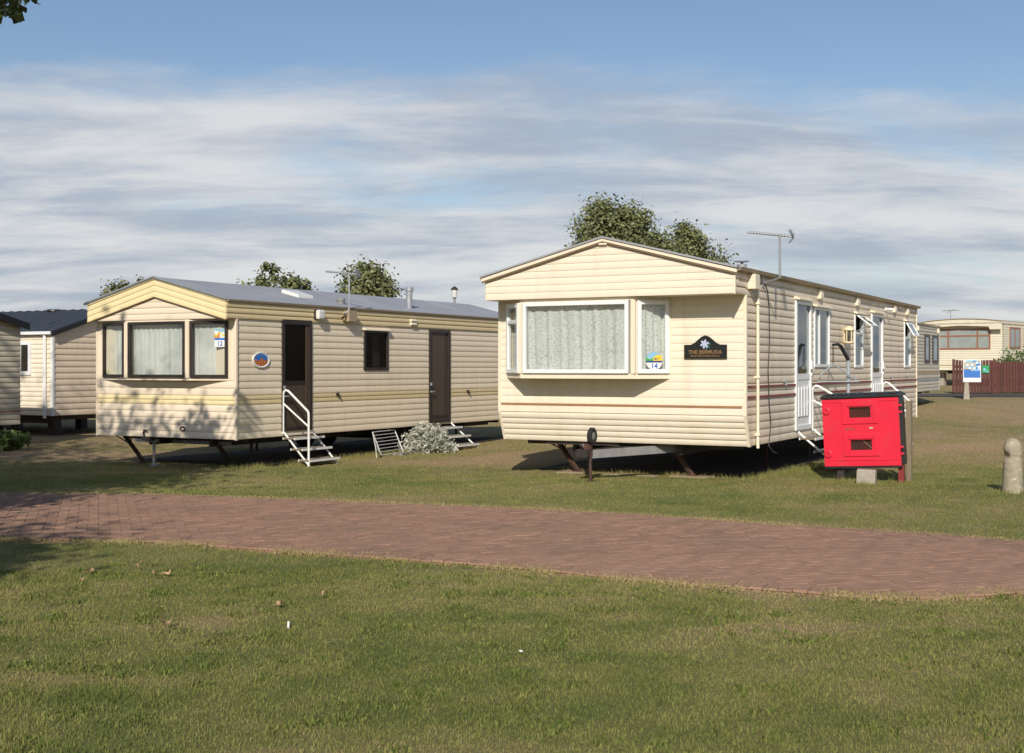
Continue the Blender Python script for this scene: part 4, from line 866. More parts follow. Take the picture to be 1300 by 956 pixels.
steps(CAR_R, 2.38, 3.26, .585, 0, .70, 3, (.88, 1.26), 'white railed steps at the white door beside the red cabinet')
steps(CAR_R, 7.42, 8.3, .585, 0, .50, 3, (.88, 1.26), 'white railed steps at the far white door of the bay window caravan')

# ------------------------------------------------------------------ red cabinet on posts
def cabinet():
    x, y = 5.2, 16.72; root = empty('fire_point_cabinet', (x, y, 0), -TH, 'red plastic fire equipment cabinet with black lid on short posts', 'cabinet')
    W, D, z0, z1 = 1.03, .42, .0, .95; T = Matrix.Translation((-W / 2, 0, .21)) @ Matrix.Rotation(R(-2.9), 4, 'Y') @ Matrix.Translation((W / 2, 0, 0))
    Q = lambda p: tuple(T @ Vector(p))
    def mk(m, *a, **k): m.v = [Q(p) for p in m.v]; return m.obj(*a, **k)
    body = mk(MB().box(-W, 0, .055, D, -.012, .93), 'body', 'black_plastic', root, bevel=.03)
    mk(MB().box(-W - .003, .003, .012, .058, -.03, .0), 'bottom_lip', 'black_plastic', root)
    lid = MB(); lid.prism([(-.01, .915), (D + .03, .93), (D + .03, .965), (D * .5, .99), (-.01, .96)], lambda y_, z: (-W - .015, y_, z), lambda y_, z: (.015, y_, z)); lid = mk(lid, 'lid', 'black_plastic', root, bevel=.012)
    for k in range(6): mk(MB().box(-W + .06 + k * .17, -W + .15 + k * .17, .02, D, .955, .992), 'lid_rib', 'black_plastic', lid, bevel=.012)
    F = lambda s, z, o: (s, .055 - o, z)
    wins = [(-.66, -.375, .655, .80), (-.66, -.375, .215, .355)]
    dm = MB(); wall_sheet(dm, F, -W + .004, -.004, .0, .912, wins, 0, .05); door = mk(dm, 'door', 'red_plastic', root, label='red moulded door with two small windows')
    for (a, b, c, d) in wins:
        m = MB(); frame_boxes(m, F, a - .10, b + .10, c - .085, d + .085, .075, .05, .063); mk(m, 'raised_panel', 'red_plastic', door, bevel=.010)
        mk(MB().pbox(F, a, b, c, d, .028, .032), 'window_pane', 'glass_side', door)
        mk(MB().pbox(F, a - .02, b + .02, c - .02, d + .02, -.0, .006), 'window_back', 'post_red', door)
    mk(MB().tube([(-.50, .045, .34), (-.375, .04, .225)], .008, 6), 'pull_cord', 'p_tan', door)
    for z in (.075, .87): 
        m = MB(); m.pbox(F, -W + .02, -.02, z, z + .014, .05, .058) if z != .46 else m.pbox(F, -.95, -.06, z, z + .01, .05, .055); mk(m, 'moulding', 'red_plastic', door, bevel=.004)
    for z in (.17, .76):
        p = (-W + .065, -.002, z); mk(MB().lathe([(.05, .004), (.05, -.014), (.035, -.018), (.03, -.006)], p, 18, 'y'), 'latch_boss', 'red_plastic', door, smooth='auto'); mk(MB().lathe([(.008, .004), (.008, -.013)], p, 10, 'y'), 'latch_hole', 'black_plastic', door)
    for z in (.14, .23, .70, .79): mk(MB().box(-.02, .03, .015, .10, z, z + .03), 'hinge', 'red_plastic', root, bevel=.006)
    for z in (.18, .745): mk(MB().box(-.002, .028, .04, .12, z - .05, z + .09), 'hinge_block', 'black_plastic', root, bevel=.006)
    Fq = lambda s, z, o: Q(F(s, z, o)); 
    text('FIRE', .05, Fq, -.72, .52, .0545, 'p_brick', door, sx=.8) if False else None
    mk(MB().pbox(F, -.40, -.35, .50, .525, .05, .053), 'warning_label', 'p_tan', door); mk(MB().pbox(F, -.72, -.60, .50, .515, .05, .053).pbox(F, -.71, -.69, .48, .50, .05, .053), 'small_label', 'p_brick', door)
    MB().box(-.87, -.78, .06, .14, -.05, .24).obj('post', 'steel_dark', root); MB().box(-.055, .02, .06, .13, -.05, .235).obj('post', 'post_red', root)
    MB().box(-.02, .05, D - .02, D + .06, -.05, 1.09).obj('post', 'wood_post', root); MB().box(-W + .1, -W + .17, D - .01, D + .06, -.05, .95).obj('post', 'wood_post', root)
cabinet()
bb = MB().chbox(-.12, .12, -.07, .11, 0, .19, .012).obj('concrete_block', 'concrete', None, bevel=.008, label='pale concrete block standing under the red cabinet', cat='block'); bx, by = 4.70, 16.62; bb.location = (bx, by, 0); bb.rotation_euler = (0, R(2), -TH + .1)

# ------------------------------------------------------------------ stone bollard
def bollard():
    m = MB(); n = 26; rows = 34; H = .68; vs = []
    for j in range(rows + 1):
        t = j / rows; z = -.05 + (H + .05) * t
        r = .128 - .022 * min(t, .82) / .82
        if t > .80: r *= math.sqrt(max(0.0, 1 - ((t - .80) / .2) ** 2.4)) 
        for i in range(n):
            q = 2 * math.pi * i / n; rr = r * (1 + .06 * (random.random() - .5) + .02 * math.sin(3 * q + 5 * t))
            if .655 < t < .69: rr -= .012
            if t >= .69: rr *= 1.03
            dq = abs((q - R(190) + math.pi) % (2 * math.pi) - math.pi)
            if dq < 1.0 and .62 < t < .80: rr *= 1 - .62 * (1 - dq) * (1 - abs(t - .70) / .08 if abs(t - .70) < .08 else 0)
            vs.append((rr * math.cos(q), rr * math.sin(q), z))
    m.add(vs, [(j * n + i, j * n + (i + 1) % n, (j + 1) * n + (i + 1) % n, (j + 1) * n + i) for j in range(rows) for i in range(n)])
    o = m.obj('stone_bollard', 'stone', None, smooth=True, label='round topped weathered stone bollard with a chipped neck', cat='bollard'); o.location = (6.165, 15.42, 0)
bollard()

# ------------------------------------------------------------------ slabs under the drawbar steadies
for (a, b, w, d, rz, lb) in ((-2.80, .60, .42, .36, .1, 'worn paving slab under the steadying leg nearest the brown doored caravan'), (-1.0, .72, .55, .36, -.06, 'worn paving slab under the right steadying leg of the bay window caravan'), (-1.85, .5, .8, .2, .02, 'narrow buried slab between the two steadying legs')):
    x, y = local_to_world(CAR_R, a, b); o = MB().chbox(-w / 2, w / 2, -d / 2, d / 2, -.03, .012, .006).obj('paving_slab', 'slab', None, label=lb, cat='slab'); o.location = (x, y, 0); o.rotation_euler = (0, 0, -TH + rz)

# ------------------------------------------------------------------ metal stand with chain by the right caravan
def stand():
    x, y = local_to_world(CAR_R, .42, 3.95); root = empty('hanging_stand', (x, y, 0), -TH, 'grey metal post with angled black arm and hanging chain', 'stand')
    MB().tube([(0, 0, 0), (0, 0, 1.68)], .028, 8).obj('post', 'pole_grey', root); MB().box(-.2, .2, -.2, .2, 0, .03).obj('base', 'pole_grey', root)
    MB().tube([(0, 0, 1.66), (-.09, -.12, 1.88), (-.12, -.18, 1.91), (-.19, -.25, 1.90)], [.03, .03, .022, .018], 8).obj('arm', 'black_plastic', root)
    ch = MB(); top = Vector((-.18, -.24, 1.88))
    for k in range(8):
        c = top - Vector((0, 0, .022 + k * .034)); ax = Vector((1, 0, 0)) if k % 2 else Vector((0, 1, 0))
        ch.tube([c + ax * .012 * math.cos(q) + Vector((0, 0, .022 * math.sin(q))) for q in [2 * math.pi * j / 8 for j in range(9)]], .0045, 5, False)
    ch.obj('chain', 'steel_dark', root)
    a = Vector((-.18, -.24, 1.60)); p, q = a + Vector((-.30, -.05, -.28)), a + Vector((.34, .25, -.28))
    MB().tube([a, p], .012, 6).tube([a, q], .012, 6).tube([p, q], .012, 6).obj('hanger', 'pole_grey', root)
stand()

# ------------------------------------------------------------------ wire rack and silver shrub by the left caravan
def rack():
    x, y = local_to_world(CAR_L, .10, 4.12); z = gz(x, y); root = empty('wire_rack', (x, y, z), -TH + .15, 'folded white wire drying rack lying by the silver shrub', 'rack')
    W, H = .95, .42; tilt = lambda s, h: (.10 - .18 * h / H, s, .02 + h)
    MB().tube([tilt(-W / 2, 0), tilt(-W / 2, H), tilt(W / 2, H), tilt(W / 2, 0), tilt(-W / 2, 0)], .011, 6).obj('frame', 'white_metal', root)
    for k in range(1, 7): MB().tube([tilt(-W / 2, H * k / 7), tilt(W / 2, H * k / 7)], .006, 5).obj('wire', 'white_metal', root)
    MB().tube([tilt(-W / 2, H), (.25, -W / 2 - .55, .22), (.25, -W / 2 - .50, .01)], .008, 6).tube([(.25, -W / 2 - .52, .16), (.12, -W / 2, .06)], .008, 6).obj('side_wing', 'white_metal', root)
    for k in range(3): MB().tube([tilt(-W / 2, H * (.3 + .25 * k)), (.24, -W / 2 - .30 - .08 * k, .05 + .05 * k)], .005, 5).obj('wire', 'white_metal', root)
    MB().box(.15, .35, -.1, 1.0, -.01, .03).obj('base_board', 'steel_grey', root)
rack()
def leaf_mesh(mb, pts, size, rr, up=.3, aspect=.6, outward=None):
    for p in pts:
        n = Vector((rr.gauss(0, .7), rr.gauss(0, .7), rr.gauss(0, .7) + up))
        if outward is not None: n += (p - outward).normalized() * .9
        n.normalize(); t = n.orthogonal(); t.rotate(Matrix.Rotation(rr.uniform(0, 6.28), 3, n)); b = n.cross(t); s = size * rr.uniform(.6, 1.35); w = s * aspect
        k = len(mb.v); mb.v += [tuple(p - t * s * .5), tuple(p + b * w * .5), tuple(p + t * s * .5), tuple(p - b * w * .5)]; mb.f.append((k, k + 1, k + 2, k + 3)); mb.m.append(0)
def shrub():
    x, y = local_to_world(CAR_L, .42, 5.0); z = gz(x, y); rr = random.Random(4); root = empty('silver_shrub', (x, y, z), 0, 'low silvery leaved shrub beside the rear caravan steps', 'shrub')
    m = MB(); st = MB()
    for k in range(230):
        q = rr.uniform(0, 6.28); e = math.acos(rr.uniform(.05, 1)); L = rr.uniform(.75, 1.05); d = Vector((math.sin(e) * math.cos(q) * .50, math.sin(e) * math.sin(q) * .36, math.cos(e) * .56)) * L
        st.tube([d * .15, d * .6 + Vector((0, 0, .03)), d], [.006, .004, .002], 4, False)
        leaf_mesh(m, [d * rr.uniform(.55, 1.05) + Vector((rr.gauss(0, .03), rr.gauss(0, .03), rr.gauss(0, .03))) for _ in range(22)], .075, rr, .9, .34)
    m.obj('foliage', 'silver_leaf', root); st.obj('stem', 'silver_leaf', root)
shrub()

# ------------------------------------------------------------------ caravans further off (boards too small to pick apart: one ribbed sheet a wall)
def far_window(root, P, s0, s1, z0, z1, fm, curtain, mull=(), trans=(), w=.05):
    m = MB(); frame_boxes(m, P, s0, s1, z0, z1, w, 0, .045)
    for q in mull: m.pbox(P, q - w / 2, q + w / 2, z0 + w, z1 - w, .004, .042)
    for q in trans: m.pbox(P, s0 + w, s1 - w, q - w / 2, q + w / 2, .006, .040)
    win = m.obj('window', fm, root); MB().pbox(P, s0 + w * .6, s1 - w * .6, z0 + w * .6, z1 - w * .6, .028, .032).obj('pane', 'glass', win)
    if curtain: drape(P, s0 + w, s1 - w, z0 + w, z1 - w, .0245, .003, (s1 - s0) * 5, curtain, win)
    return win
def far_body(root, W, L, zb, ze, wall, g):
    ribbed(Pfront(0), -W, 0, zb, ze, .11, wall, root, 'front_wall'); ribbed(Pside(0), 0, L, zb, ze, .11, wall, root, 'side_wall'); ribbed(Pleft(-W), 0, L, zb, ze, .11, wall, root, 'left_wall'); ribbed(Prear(L), -W, 0, zb, ze, .11, wall, root, 'rear_wall')
    MB().box(-W, 0, 0, L, zb, zb + .05).obj('floor', 'floor_inside', root); chassis(root, W, L, zb, g)
# behind left: dark tiled roof, ridge across the picture
def caravan_tiled():
    X, Y = -10.82, 29.5; g = gz(X, Y); root = empty('static_caravan', (X, Y, 0), -TH, 'pale static caravan with dark tiled roof and white downpipe', 'caravan', 'static caravans on the site')
    W, D, zb, ze, zr = 9.5, 3.66, .40, 2.42, 2.98
    ribbed(Pfront(0), -W, 0, zb, ze, .115, 'far_cream' if False else 'cream', root, 'front_wall'); ribbed(Pside(0), 0, D, zb, ze, .14, 'pink_beige', root, 'side_wall')
    ribbed(Pside(0), 0, D, ze, zr - .05, .14, 'pink_beige', root, 'gable', lambda z: (z - ze) / (zr - ze) * D / 2, lambda z: D - (z - ze) / (zr - ze) * D / 2)
    ribbed(Prear(D), -W, 0, zb, ze, .13, 'pink_beige', root, 'rear_wall'); ribbed(Pleft(-W), 0, D, zb, ze, .13, 'pink_beige', root, 'left_wall')
    MB().box(-W, 0, 0, D, zb, zb + .05).obj('floor', 'floor_inside', root)
    rf = MB(); rf.prism([(-.10, ze - .04), (D / 2, zr), (D + .10, ze - .04), (D + .10, ze - .08), (D / 2, zr - .04), (-.10, ze - .08)], lambda b, z: (-W - .1, b, z), lambda b, z: (.10, b, z)); rf = rf.obj('roof', 'dark_tile', root)
    me = None
    sl = Vector((0, D / 2 + .1, zr - ze + .04)); Ls = sl.length; ang = math.atan2(sl.z, sl.y)
    t = MB(); wd, dp = .325, .34; t.add([(0, 0, 0), (wd * .5, 0, .022), (wd, 0, 0), (0, dp, .004), (wd * .5, dp, .026), (wd, dp, .004), (0, 0, -.016), (wd * .5, 0, .006), (wd, 0, -.016)], [(0, 1, 4, 3), (1, 2, 5, 4), (0, 6, 7, 1), (1, 7, 8, 2)])
    for r_ in range(6):
        for c_ in range(13):
            x = .10 - (c_ + 1) * wd; p = Vector((x, -.10, ze - .03)) + sl * (r_ * dp / Ls)
            if me is None: o = t.obj('roof_tile', 'dark_tile', rf); me = o.data
            else: o = bpy.data.objects.new('roof_tile', me); COL.objects.link(o); o.parent = rf
            o.matrix_local = Matrix.Translation(p) @ Matrix.Rotation(ang, 4, 'X')
    m = MB()
    for k in range(6):
        for c_ in range(13, 30): 
            p = Vector((.10 - (c_ + 1) * wd, -.10, ze - .03)) + sl * (k * dp / Ls); mt = Matrix.Translation(p) @ Matrix.Rotation(ang, 4, 'X'); m.add([mt @ Vector(q) for q in t.v], t.f)
    m.obj('roof_tiles_rest', 'dark_tile', rf, kind='stuff')
    for b0, b1, z0, z1 in ((-.12, D / 2, ze - .06, zr), (D / 2, D + .12, zr, ze - .06)):
        q = MB(); q.add([(x, b, z + dz) for x in (.09, .13) for (b, z) in ((b0, z0), (b1, z1)) for dz in (-.09, .03)], [(0, 1, 3, 2), (4, 6, 7, 5), (0, 4, 5, 1), (2, 3, 7, 6), (0, 2, 6, 4), (1, 5, 7, 3)]); q.obj('bargeboard', 'black_plastic', root)
    MB().lathe([(.2, 0), (.19, .05), (.1, .06)], (-2.0, D / 2, zr - .01), 16).obj('roof_vent', 'black_plastic', root)
    MB().box(-W, .06, -.13, -.03, ze - .10, ze - .03).obj('gutter', 'upvc', root); MB().tube([(-.20, -.06, ze - .08), (-.20, -.06, zb - .06)], .04, 8).obj('downpipe', 'upvc', root); corner_strip(root, [(.0, 0, zb), (.0, 0, ze - .03)], 'upvc', .03)
    far_window(root, Pfront(0), -1.7, -.70, 1.36, 2.17, 'upvc', None, w=.09); MB().pbox(Pfront(0), -1.65, -.75, 1.4, 2.13, .0215, .0235).obj('window_back', 'brown_frame', root); MB().pbox(Pfront(0), -1.2, -1.04, 1.45, 2.1, .0245, .027).obj('curtain', 'net', root)
    ch = MB().box(-W + .3, -.3, .3, .36, zb - .2, zb - .02).box(-W + .3, -.3, D - .5, D - .44, zb - .2, zb - .02).box(-.4, -.3, .2, D - .2, zb - .12, zb - .02).obj('chassis', 'steel_dark', root)
    for a in (-.45, -2.5, -5, -7.5): 
        for b in (.45, D - .5): MB().box(a - .12, a + .12, b - .1, b + .1, g - .02, zb - .05).obj('support_pier', 'steel_dark', root)
caravan_tiled()
# at the left margin, end on
def caravan_edge():
    X, Y = -10.22, 26.0; g = gz(X, Y); th = TH - math.pi / 2; root = empty('static_caravan', (X, Y, 0), -th, 'shaded olive cream static caravan end with dark roof edge', 'caravan', 'static caravans on the site')
    W, L, zb, ze, zr = 3.05, 9.0, .36, 2.42, 2.85
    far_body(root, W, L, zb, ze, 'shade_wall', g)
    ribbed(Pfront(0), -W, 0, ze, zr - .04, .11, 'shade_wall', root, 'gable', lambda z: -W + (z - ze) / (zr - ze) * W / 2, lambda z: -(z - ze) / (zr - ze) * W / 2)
    roof_prism(root, W, ze + .03, zr + .03, -.15, L + .1, .09, .06, 'dark_tile'); 
    for x0, x1, z0, z1 in ((-W - .1, -W / 2, ze, zr), (-W / 2, .1, zr, ze)):
        q = MB(); q.add([(x, b, z + dz) for b in (-.19, -.15) for (x, z) in ((x0, z0), (x1, z1)) for dz in (-.10, .035)], [(0, 1, 3, 2), (4, 6, 7, 5), (0, 4, 5, 1), (2, 3, 7, 6), (0, 2, 6, 4), (1, 5, 7, 3)]); q.obj('bargeboard', 'black_plastic', root)
    MB().tube([(.06, -.05, ze - .02), (.12, -.12, ze - .02)], .03, 6).obj('gutter_end', 'upvc', root); MB().pbox(Pfront(0), -W, 0, .62, .66, .02, .026).obj('stripe', 'stripe_brown', root)
caravan_edge()
# beyond the right caravan
def caravan_grey():
    X, Y = 14.66, 43.0; L = 11.0; X0, Y0 = X - U2[0] * L, Y - U2[1] * L; g = gz(X0, Y0); root = empty('static_caravan', (X0, Y0, 0), -TH, 'weathered grey static caravan with two narrow dark windows, behind the bay window caravan', 'caravan', 'static caravans on the site')
    W, zb, ze, zr = 3.05, .755, 2.91, 3.2; far_body(root, W, L, zb, ze, 'grey_wall', g)
    for s0, s1 in ((L - 2.75, L - 1.9), (L - 1.35, L - .35)): far_window(root, Pside(0), s0, s1, 1.69, 2.62, 'brown_frame', 'net_grey', w=.1)
    for z, mt in ((1.35, 'stripe_orange'), (1.12, 'pole_grey')): MB().pbox(Pside(0), 0, L, z, z + .05, .022, .028).obj('stripe', mt, root)
    roof_prism(root, W, ze + .05, zr + .03, -.1, L + .06, .05, .05, 'gutter_tan'); corner_strip(root, [(0, L, zb), (0, L, ze)], 'cream_trim', .02)
    MB().prism([(-W, ze), (0, ze), (-W / 2, zr)], lambda a, z: (a, L - .02, z), lambda a, z: (a, L, z)).obj('rear_gable', 'grey_wall', root); MB().prism([(-W, ze), (0, ze), (-W / 2, zr)], lambda a, z: (a, 0, z), lambda a, z: (a, .02, z)).obj('front_gable', 'grey_wall', root)
    for s in (L - .3, L - 3.9): vent(root, Pside(0), s - .1, 2.7, .2, .16, 'cream_trim')
caravan_grey()
def caravan_far():
    X, Y = 22.73, 58.0; g = gz(X, Y); th4 = R(40); root = empty('static_caravan', (X, Y, 0), -th4, 'cream static caravan with wide brown framed front window beyond the fence', 'caravan', 'static caravans on the site')
    W, L, zb, ze = 3.75, 10.5, 1.40, 3.62; far_body(root, W, L, zb, ze, 'far_cream', g)
    # low curved roof with deep fascia
    arc = [(-W - .05 + (W + .1) * k / 12, ze + .05 + .14 * math.sin(math.pi * k / 12) ** .8) for k in range(13)]
    MB().prism(arc + [(.05, ze - .05), (-W - .05, ze - .05)], lambda a, z: (a, -.3, z), lambda a, z: (a, L + .05, z)).obj('roof', 'far_cream', root)
    MB().prism([(a, z + .03) for a, z in arc] + [(a, z - .0) for a, z in arc[::-1]], lambda a, z: (a, -.34, z), lambda a, z: (a, L + .08, z)).obj('roof_sheet', 'gutter_tan', root)
    MB().prism([(-W - .05, ze - .30), (-W + .5, ze - .18), (-W / 2, ze - .12), (-.55, ze - .18), (-.5, ze - .32), (.05, ze - .32), (.05, ze), (-W - .05, ze)], lambda a, z: (a, -.30, z), lambda a, z: (a, -.26, z)).obj('fascia', 'far_cream', root)
    far_window(root, Pfront(0), -3.3, -.56, 2.385, 3.36, 'red_brown_frame', 'net_grey', mull=(-2.54, -1.16), trans=(3.02,), w=.07)
    far_window(root, Pside(0), .85, 2.35, 2.42, 3.43, 'red_brown_frame', 'net_grey', mull=(1.6,), w=.08); far_window(root, Pside(0), 2.9, 3.9, 2.42, 3.43, 'red_brown_frame', 'net_grey', w=.08)
    MB().pbox(Pfront(0), -W, 0, 1.62, 1.66, .02, .026).obj('stripe', 'stripe_orange', root)
    MB().tube([(-3.2, 2, 3.6), (-3.2, 2, 4.35)], .02, 6).tube([(-3.6, 2, 4.33), (-2.8, 2, 4.33)], .02, 6).tube([(-3.4, 2, 4.2), (-3.0, 2, 4.42)], .012, 6).obj('aerial', 'galv', root)
    for a in (-.6, -3.1): MB().box(a - .15, a + .15, .5, .8, g - .03, zb - .1).obj('support_pier', 'concrete', root)
caravan_far()

# ------------------------------------------------------------------ fence, board, sign, bush
def fence(x0, y0, x1, y1, h, pitch, label, rails=(.35, 1.05), pw=.098):
    g = gz((x0 + x1) / 2, (y0 + y1) / 2); d = Vector((x1 - x0, y1 - y0, 0)); n = int(d.length / pitch); rz = math.atan2(d.y, d.x)
    root = empty('picket_fence', (x0, y0, g), rz, label, 'fence', 'dark red picket fence panels')
    me = None
    for k in range(n + 1):
        if me is None: o = MB().box(-pw / 2, pw / 2, -.012, .012, .05, h).obj('picket', 'fence_red', root); me = o.data
        else: o = bpy.data.objects.new('picket', me); COL.objects.link(o); o.parent = root
        o.location = (k * pitch, -.03, random.uniform(-.015, .015))
    for z in rails: MB().box(-.05, d.length + .05, -.016, .03, z, z + .08).obj('rail', 'fence_red', root)
    for x in (0, d.length): MB().box(x - .05, x + .05, .03, .13, -.1, h + .04).obj('post', 'fence_red', root)
fence(17.85, 50.6, 19.35, 50.2, 1.36, .115, 'tall dark red picket fence panel behind the white notice board')
fence(19.55, 50.9, 26.5, 50.3, 1.30, .115, 'long dark red picket fence in front of the green bush')
gb = empty('notice_plate', (19.0, 50.24, gz(19, 50.2) + .98), R(-15), 'small green notice plate fixed to the red fence', 'sign')
MB().box(-.13, .13, -.03, .0, -.13, .17).obj('plate', 'p_greenboard', gb); MB().box(-.09, .0, -.036, -.03, -.05, .06).box(.02, .10, -.036, -.03, -.10, -.04).obj('print', 'p_sky', gb)
def notice():
    x, y = 16.75, 45.6; g = gz(x, y); root = empty('notice_board', (x, y, g), R(-12), 'white and blue notice board on a short pale post by the road', 'sign')
    MB().prism([(-.11, 0), (.11, 0), (.06, .75), (-.06, .75)], lambda a, z: (a - .18, .03, z - .03), lambda a, z: (a - .18, .10, z - .03)).obj('post', 'concrete', root)
    MB().box(-.31, .31, 0, .03, .63, 1.45).obj('board', 'p_white', root)
    rr = random.Random(2)
    cells = [[rr.choice((1, 2, 3, 4, 0, 2)) for _ in range(7)] for _ in range(6)]
    def fn(u, t):
        if t < .18: return 0
        if t < .5: return 1
        return cells[min(5, int((t - .5) * 12))][min(6, int(u * 7))]
    print_grid(lambda s, z, o: (s, -o, z), -.285, .285, .66, 1.42, .004, 14, 24, fn, ['p_white', 'p_blue', 'p_sky', 'p_tan', 'p_grey'], 'print', root)
    text('WELCOME', .07, lambda s, z, o: (s, -o, z), 0, .93, .007, 'p_white', root) if False else None
notice()

# ------------------------------------------------------------------ trees and bushes
def tree(name, base, height, lobes, nleaf, leaf, label, mat='leaf_far', trunk_r=.16, seed=1, group=None, limbs=12, clump=1.15, cat='tree'):
    rr = random.Random(seed); bx, by, bz = base; root = empty(name, (bx, by, bz), 0, label, cat, group)
    z0 = height * .3; tm = MB(); top = Vector((lobes[0][0] * .6, lobes[0][1] * .6, lobes[0][2]))
    tm.tube([(0, 0, -.1), (rr.uniform(-.1, .1), rr.uniform(-.1, .1), z0), tuple(top * .75 + Vector((0, 0, 0))), tuple(top + Vector((0, 0, .3)))], [trunk_r * 1.25, trunk_r, trunk_r * .55, trunk_r * .15], 8); tips = []
    tm.obj('trunk', 'bark', root, smooth='auto'); lm = MB(); lv = MB()
    vol = [l[3] * l[4] * l[5] for l in lobes]; tot = sum(vol)
    for (cx, cy, cz, rx_, ry_, rz_), v_ in zip(lobes, vol):
        c = Vector((cx, cy, cz)); nc = max(6, int(limbs * 6 * v_ / tot + 4)); per = max(10, int(nleaf * v_ / tot / nc))
        for k in range(nc):
            d = Vector((rr.gauss(0, 1), rr.gauss(0, 1), rr.gauss(0, 1))).normalized(); rad = rr.uniform(.35, 1) ** .6
            p = c + Vector((d.x * rx_, d.y * ry_, d.z * rz_)) * rad
            if k % 2 == 0:
                st = Vector((0, 0, z0 + (p.z - z0) * .35)) if p.z > z0 else Vector((0, 0, z0)); mid = st.lerp(p, .55) + Vector((0, 0, -.1)); lm.tube([st, mid, p], [trunk_r * .28, trunk_r * .16, trunk_r * .04], 5, False)
            s = clump * rr.uniform(.6, 1.2) * min(rx_, ry_, rz_) * .5
            leaf_mesh(lv, [p + Vector((rr.gauss(0, s * .55), rr.gauss(0, s * .55), rr.gauss(0, s * .62))) for _ in range(per)], leaf, rr, .5, .62, c)
    lm.obj('limb', 'bark', root); lv.obj('crown', mat, root); return root
G = 'trees beyond the caravans'
def far_tree(px, py_top, Y, w, h, seed, label, lobes=None, n=5200, leaf=.125):
    X = (px - 650) / 1590 * Y; ztop = 1.55 + (466 - py_top) / 1590 * Y; g = gz(X, Y); H = ztop - g
    if lobes is None:
        rr = random.Random(seed); lobes = [(0, 0, H - h * .5, w * .42, w * .4, h * .46)]
        for k in range(5): q = rr.uniform(0, 6.28); lobes.append((math.cos(q) * w * .27, math.sin(q) * w * .25, H - h * rr.uniform(.25, .8), w * .22, w * .22, h * .24))
    tree('broadleaf_tree', (X, Y, g), H, lobes, n, leaf, label, seed=seed, group=G)
far_tree(149, 354, 55, 1.35, 2.2, 11, 'small dark tree top rising behind the yellow gable', n=7000)
far_tree(180, 350, 58, .8, 2.4, 12, 'tip of a slim tree beside the yellow gable peak', n=1500)
far_tree(350, 327, 48, 3.0, 2.9, 13, 'loose branched tree behind the grey roof, beside the roof light', lobes=[(-.75, 0, 3.9, .65, .6, 1.0), (-.3, .2, 5.0, .38, .4, .75), (.55, 0, 4.3, .7, .6, .8), (.95, 0, 4.6, .35, .35, .6), (1.2, .2, 3.9, .6, .5, .6), (0, 0, 3.6, 1.1, .9, .8)], n=17000)
far_tree(463, 329, 50, 2.4, 3.0, 14, 'round dense tree behind the aerial of the beige caravan', lobes=[(0, 0, 4.3, .95, .9, 1.35), (.65, 0, 4.0, .6, .6, .75), (-.7, 0, 3.9, .5, .5, .6), (.1, 0, 5.1, .65, .6, .7), (-.9, .2, 3.4, .55, .5, .55), (0, 0, 3.3, 1.2, .9, .8)], n=24000)
far_tree(782, 245, 55, 5, 5, 15, 'big bushy tree rising behind the gable of the bay window caravan', lobes=[(-.75, 0, 7.35, .95, 1.0, 1.35), (.4, 0, 7.2, .95, .95, 1.35), (.3, 0, 5.6, 1.95, 1.6, 1.5), (1.5, 0, 6.3, 1.0, .9, 1.1), (-.95, 0, 5.9, .8, .9, 1.1), (2.1, 0, 5.6, 1.0, .9, 1.0), (1.0, 0, 6.5, .9, .9, 1.2), (-.2, 0, 6.5, 1.2, 1, 1.2), (2.8, .3, 5.2, .8, .8, .8)], n=62000)
far_tree(872, 284, 57, 3, 3.5, 16, 'lower bushy tree right of the tall one, above the roof slope', lobes=[(.1, 0, 6.6, .6, .6, 1.0), (-.2, 0, 5.6, 1.15, 1, 1.2), (.9, .2, 5.3, .8, .8, .9), (1.5, 0, 5.0, .55, .5, .6), (-1.2, 0, 5.2, .8, .7, .9)], n=30000)
def bush(px, Y, w, h, label, seed, n=2600, leaf=.09, mat='plant_leaf', z0=0):
    X = (px - 650) / 1590 * Y; rr = random.Random(seed); g = gz(X, Y); root = empty('bush', (X, Y, g), 0, label, 'bush'); m = MB(); st = MB()
    for k in range(46):
        q = rr.uniform(0, 6.28); r_ = rr.random() ** .5; p = Vector((math.cos(q) * w * .5 * r_, math.sin(q) * w * .4 * r_, h * rr.uniform(.25, 1) * (1 - .35 * r_ * r_))); st.tube([(p.x * .2, p.y * .2, 0), tuple(p)], [.015, .004], 5, False)
        leaf_mesh(m, [p + Vector((rr.gauss(0, w * .09), rr.gauss(0, w * .09), rr.gauss(0, h * .09))) for _ in range(n // 46)], leaf, rr, .5, .6)
    m.obj('foliage', mat, root); st.obj('stem', 'bark', root)
bush(1292, 53, 1.9, 1.75, 'green leafy bush showing above the long red fence', 21)
bush(6, 24.6, .8, .36, 'low leafy green plant at the foot of the shaded caravan', 22, n=700, leaf=.11)
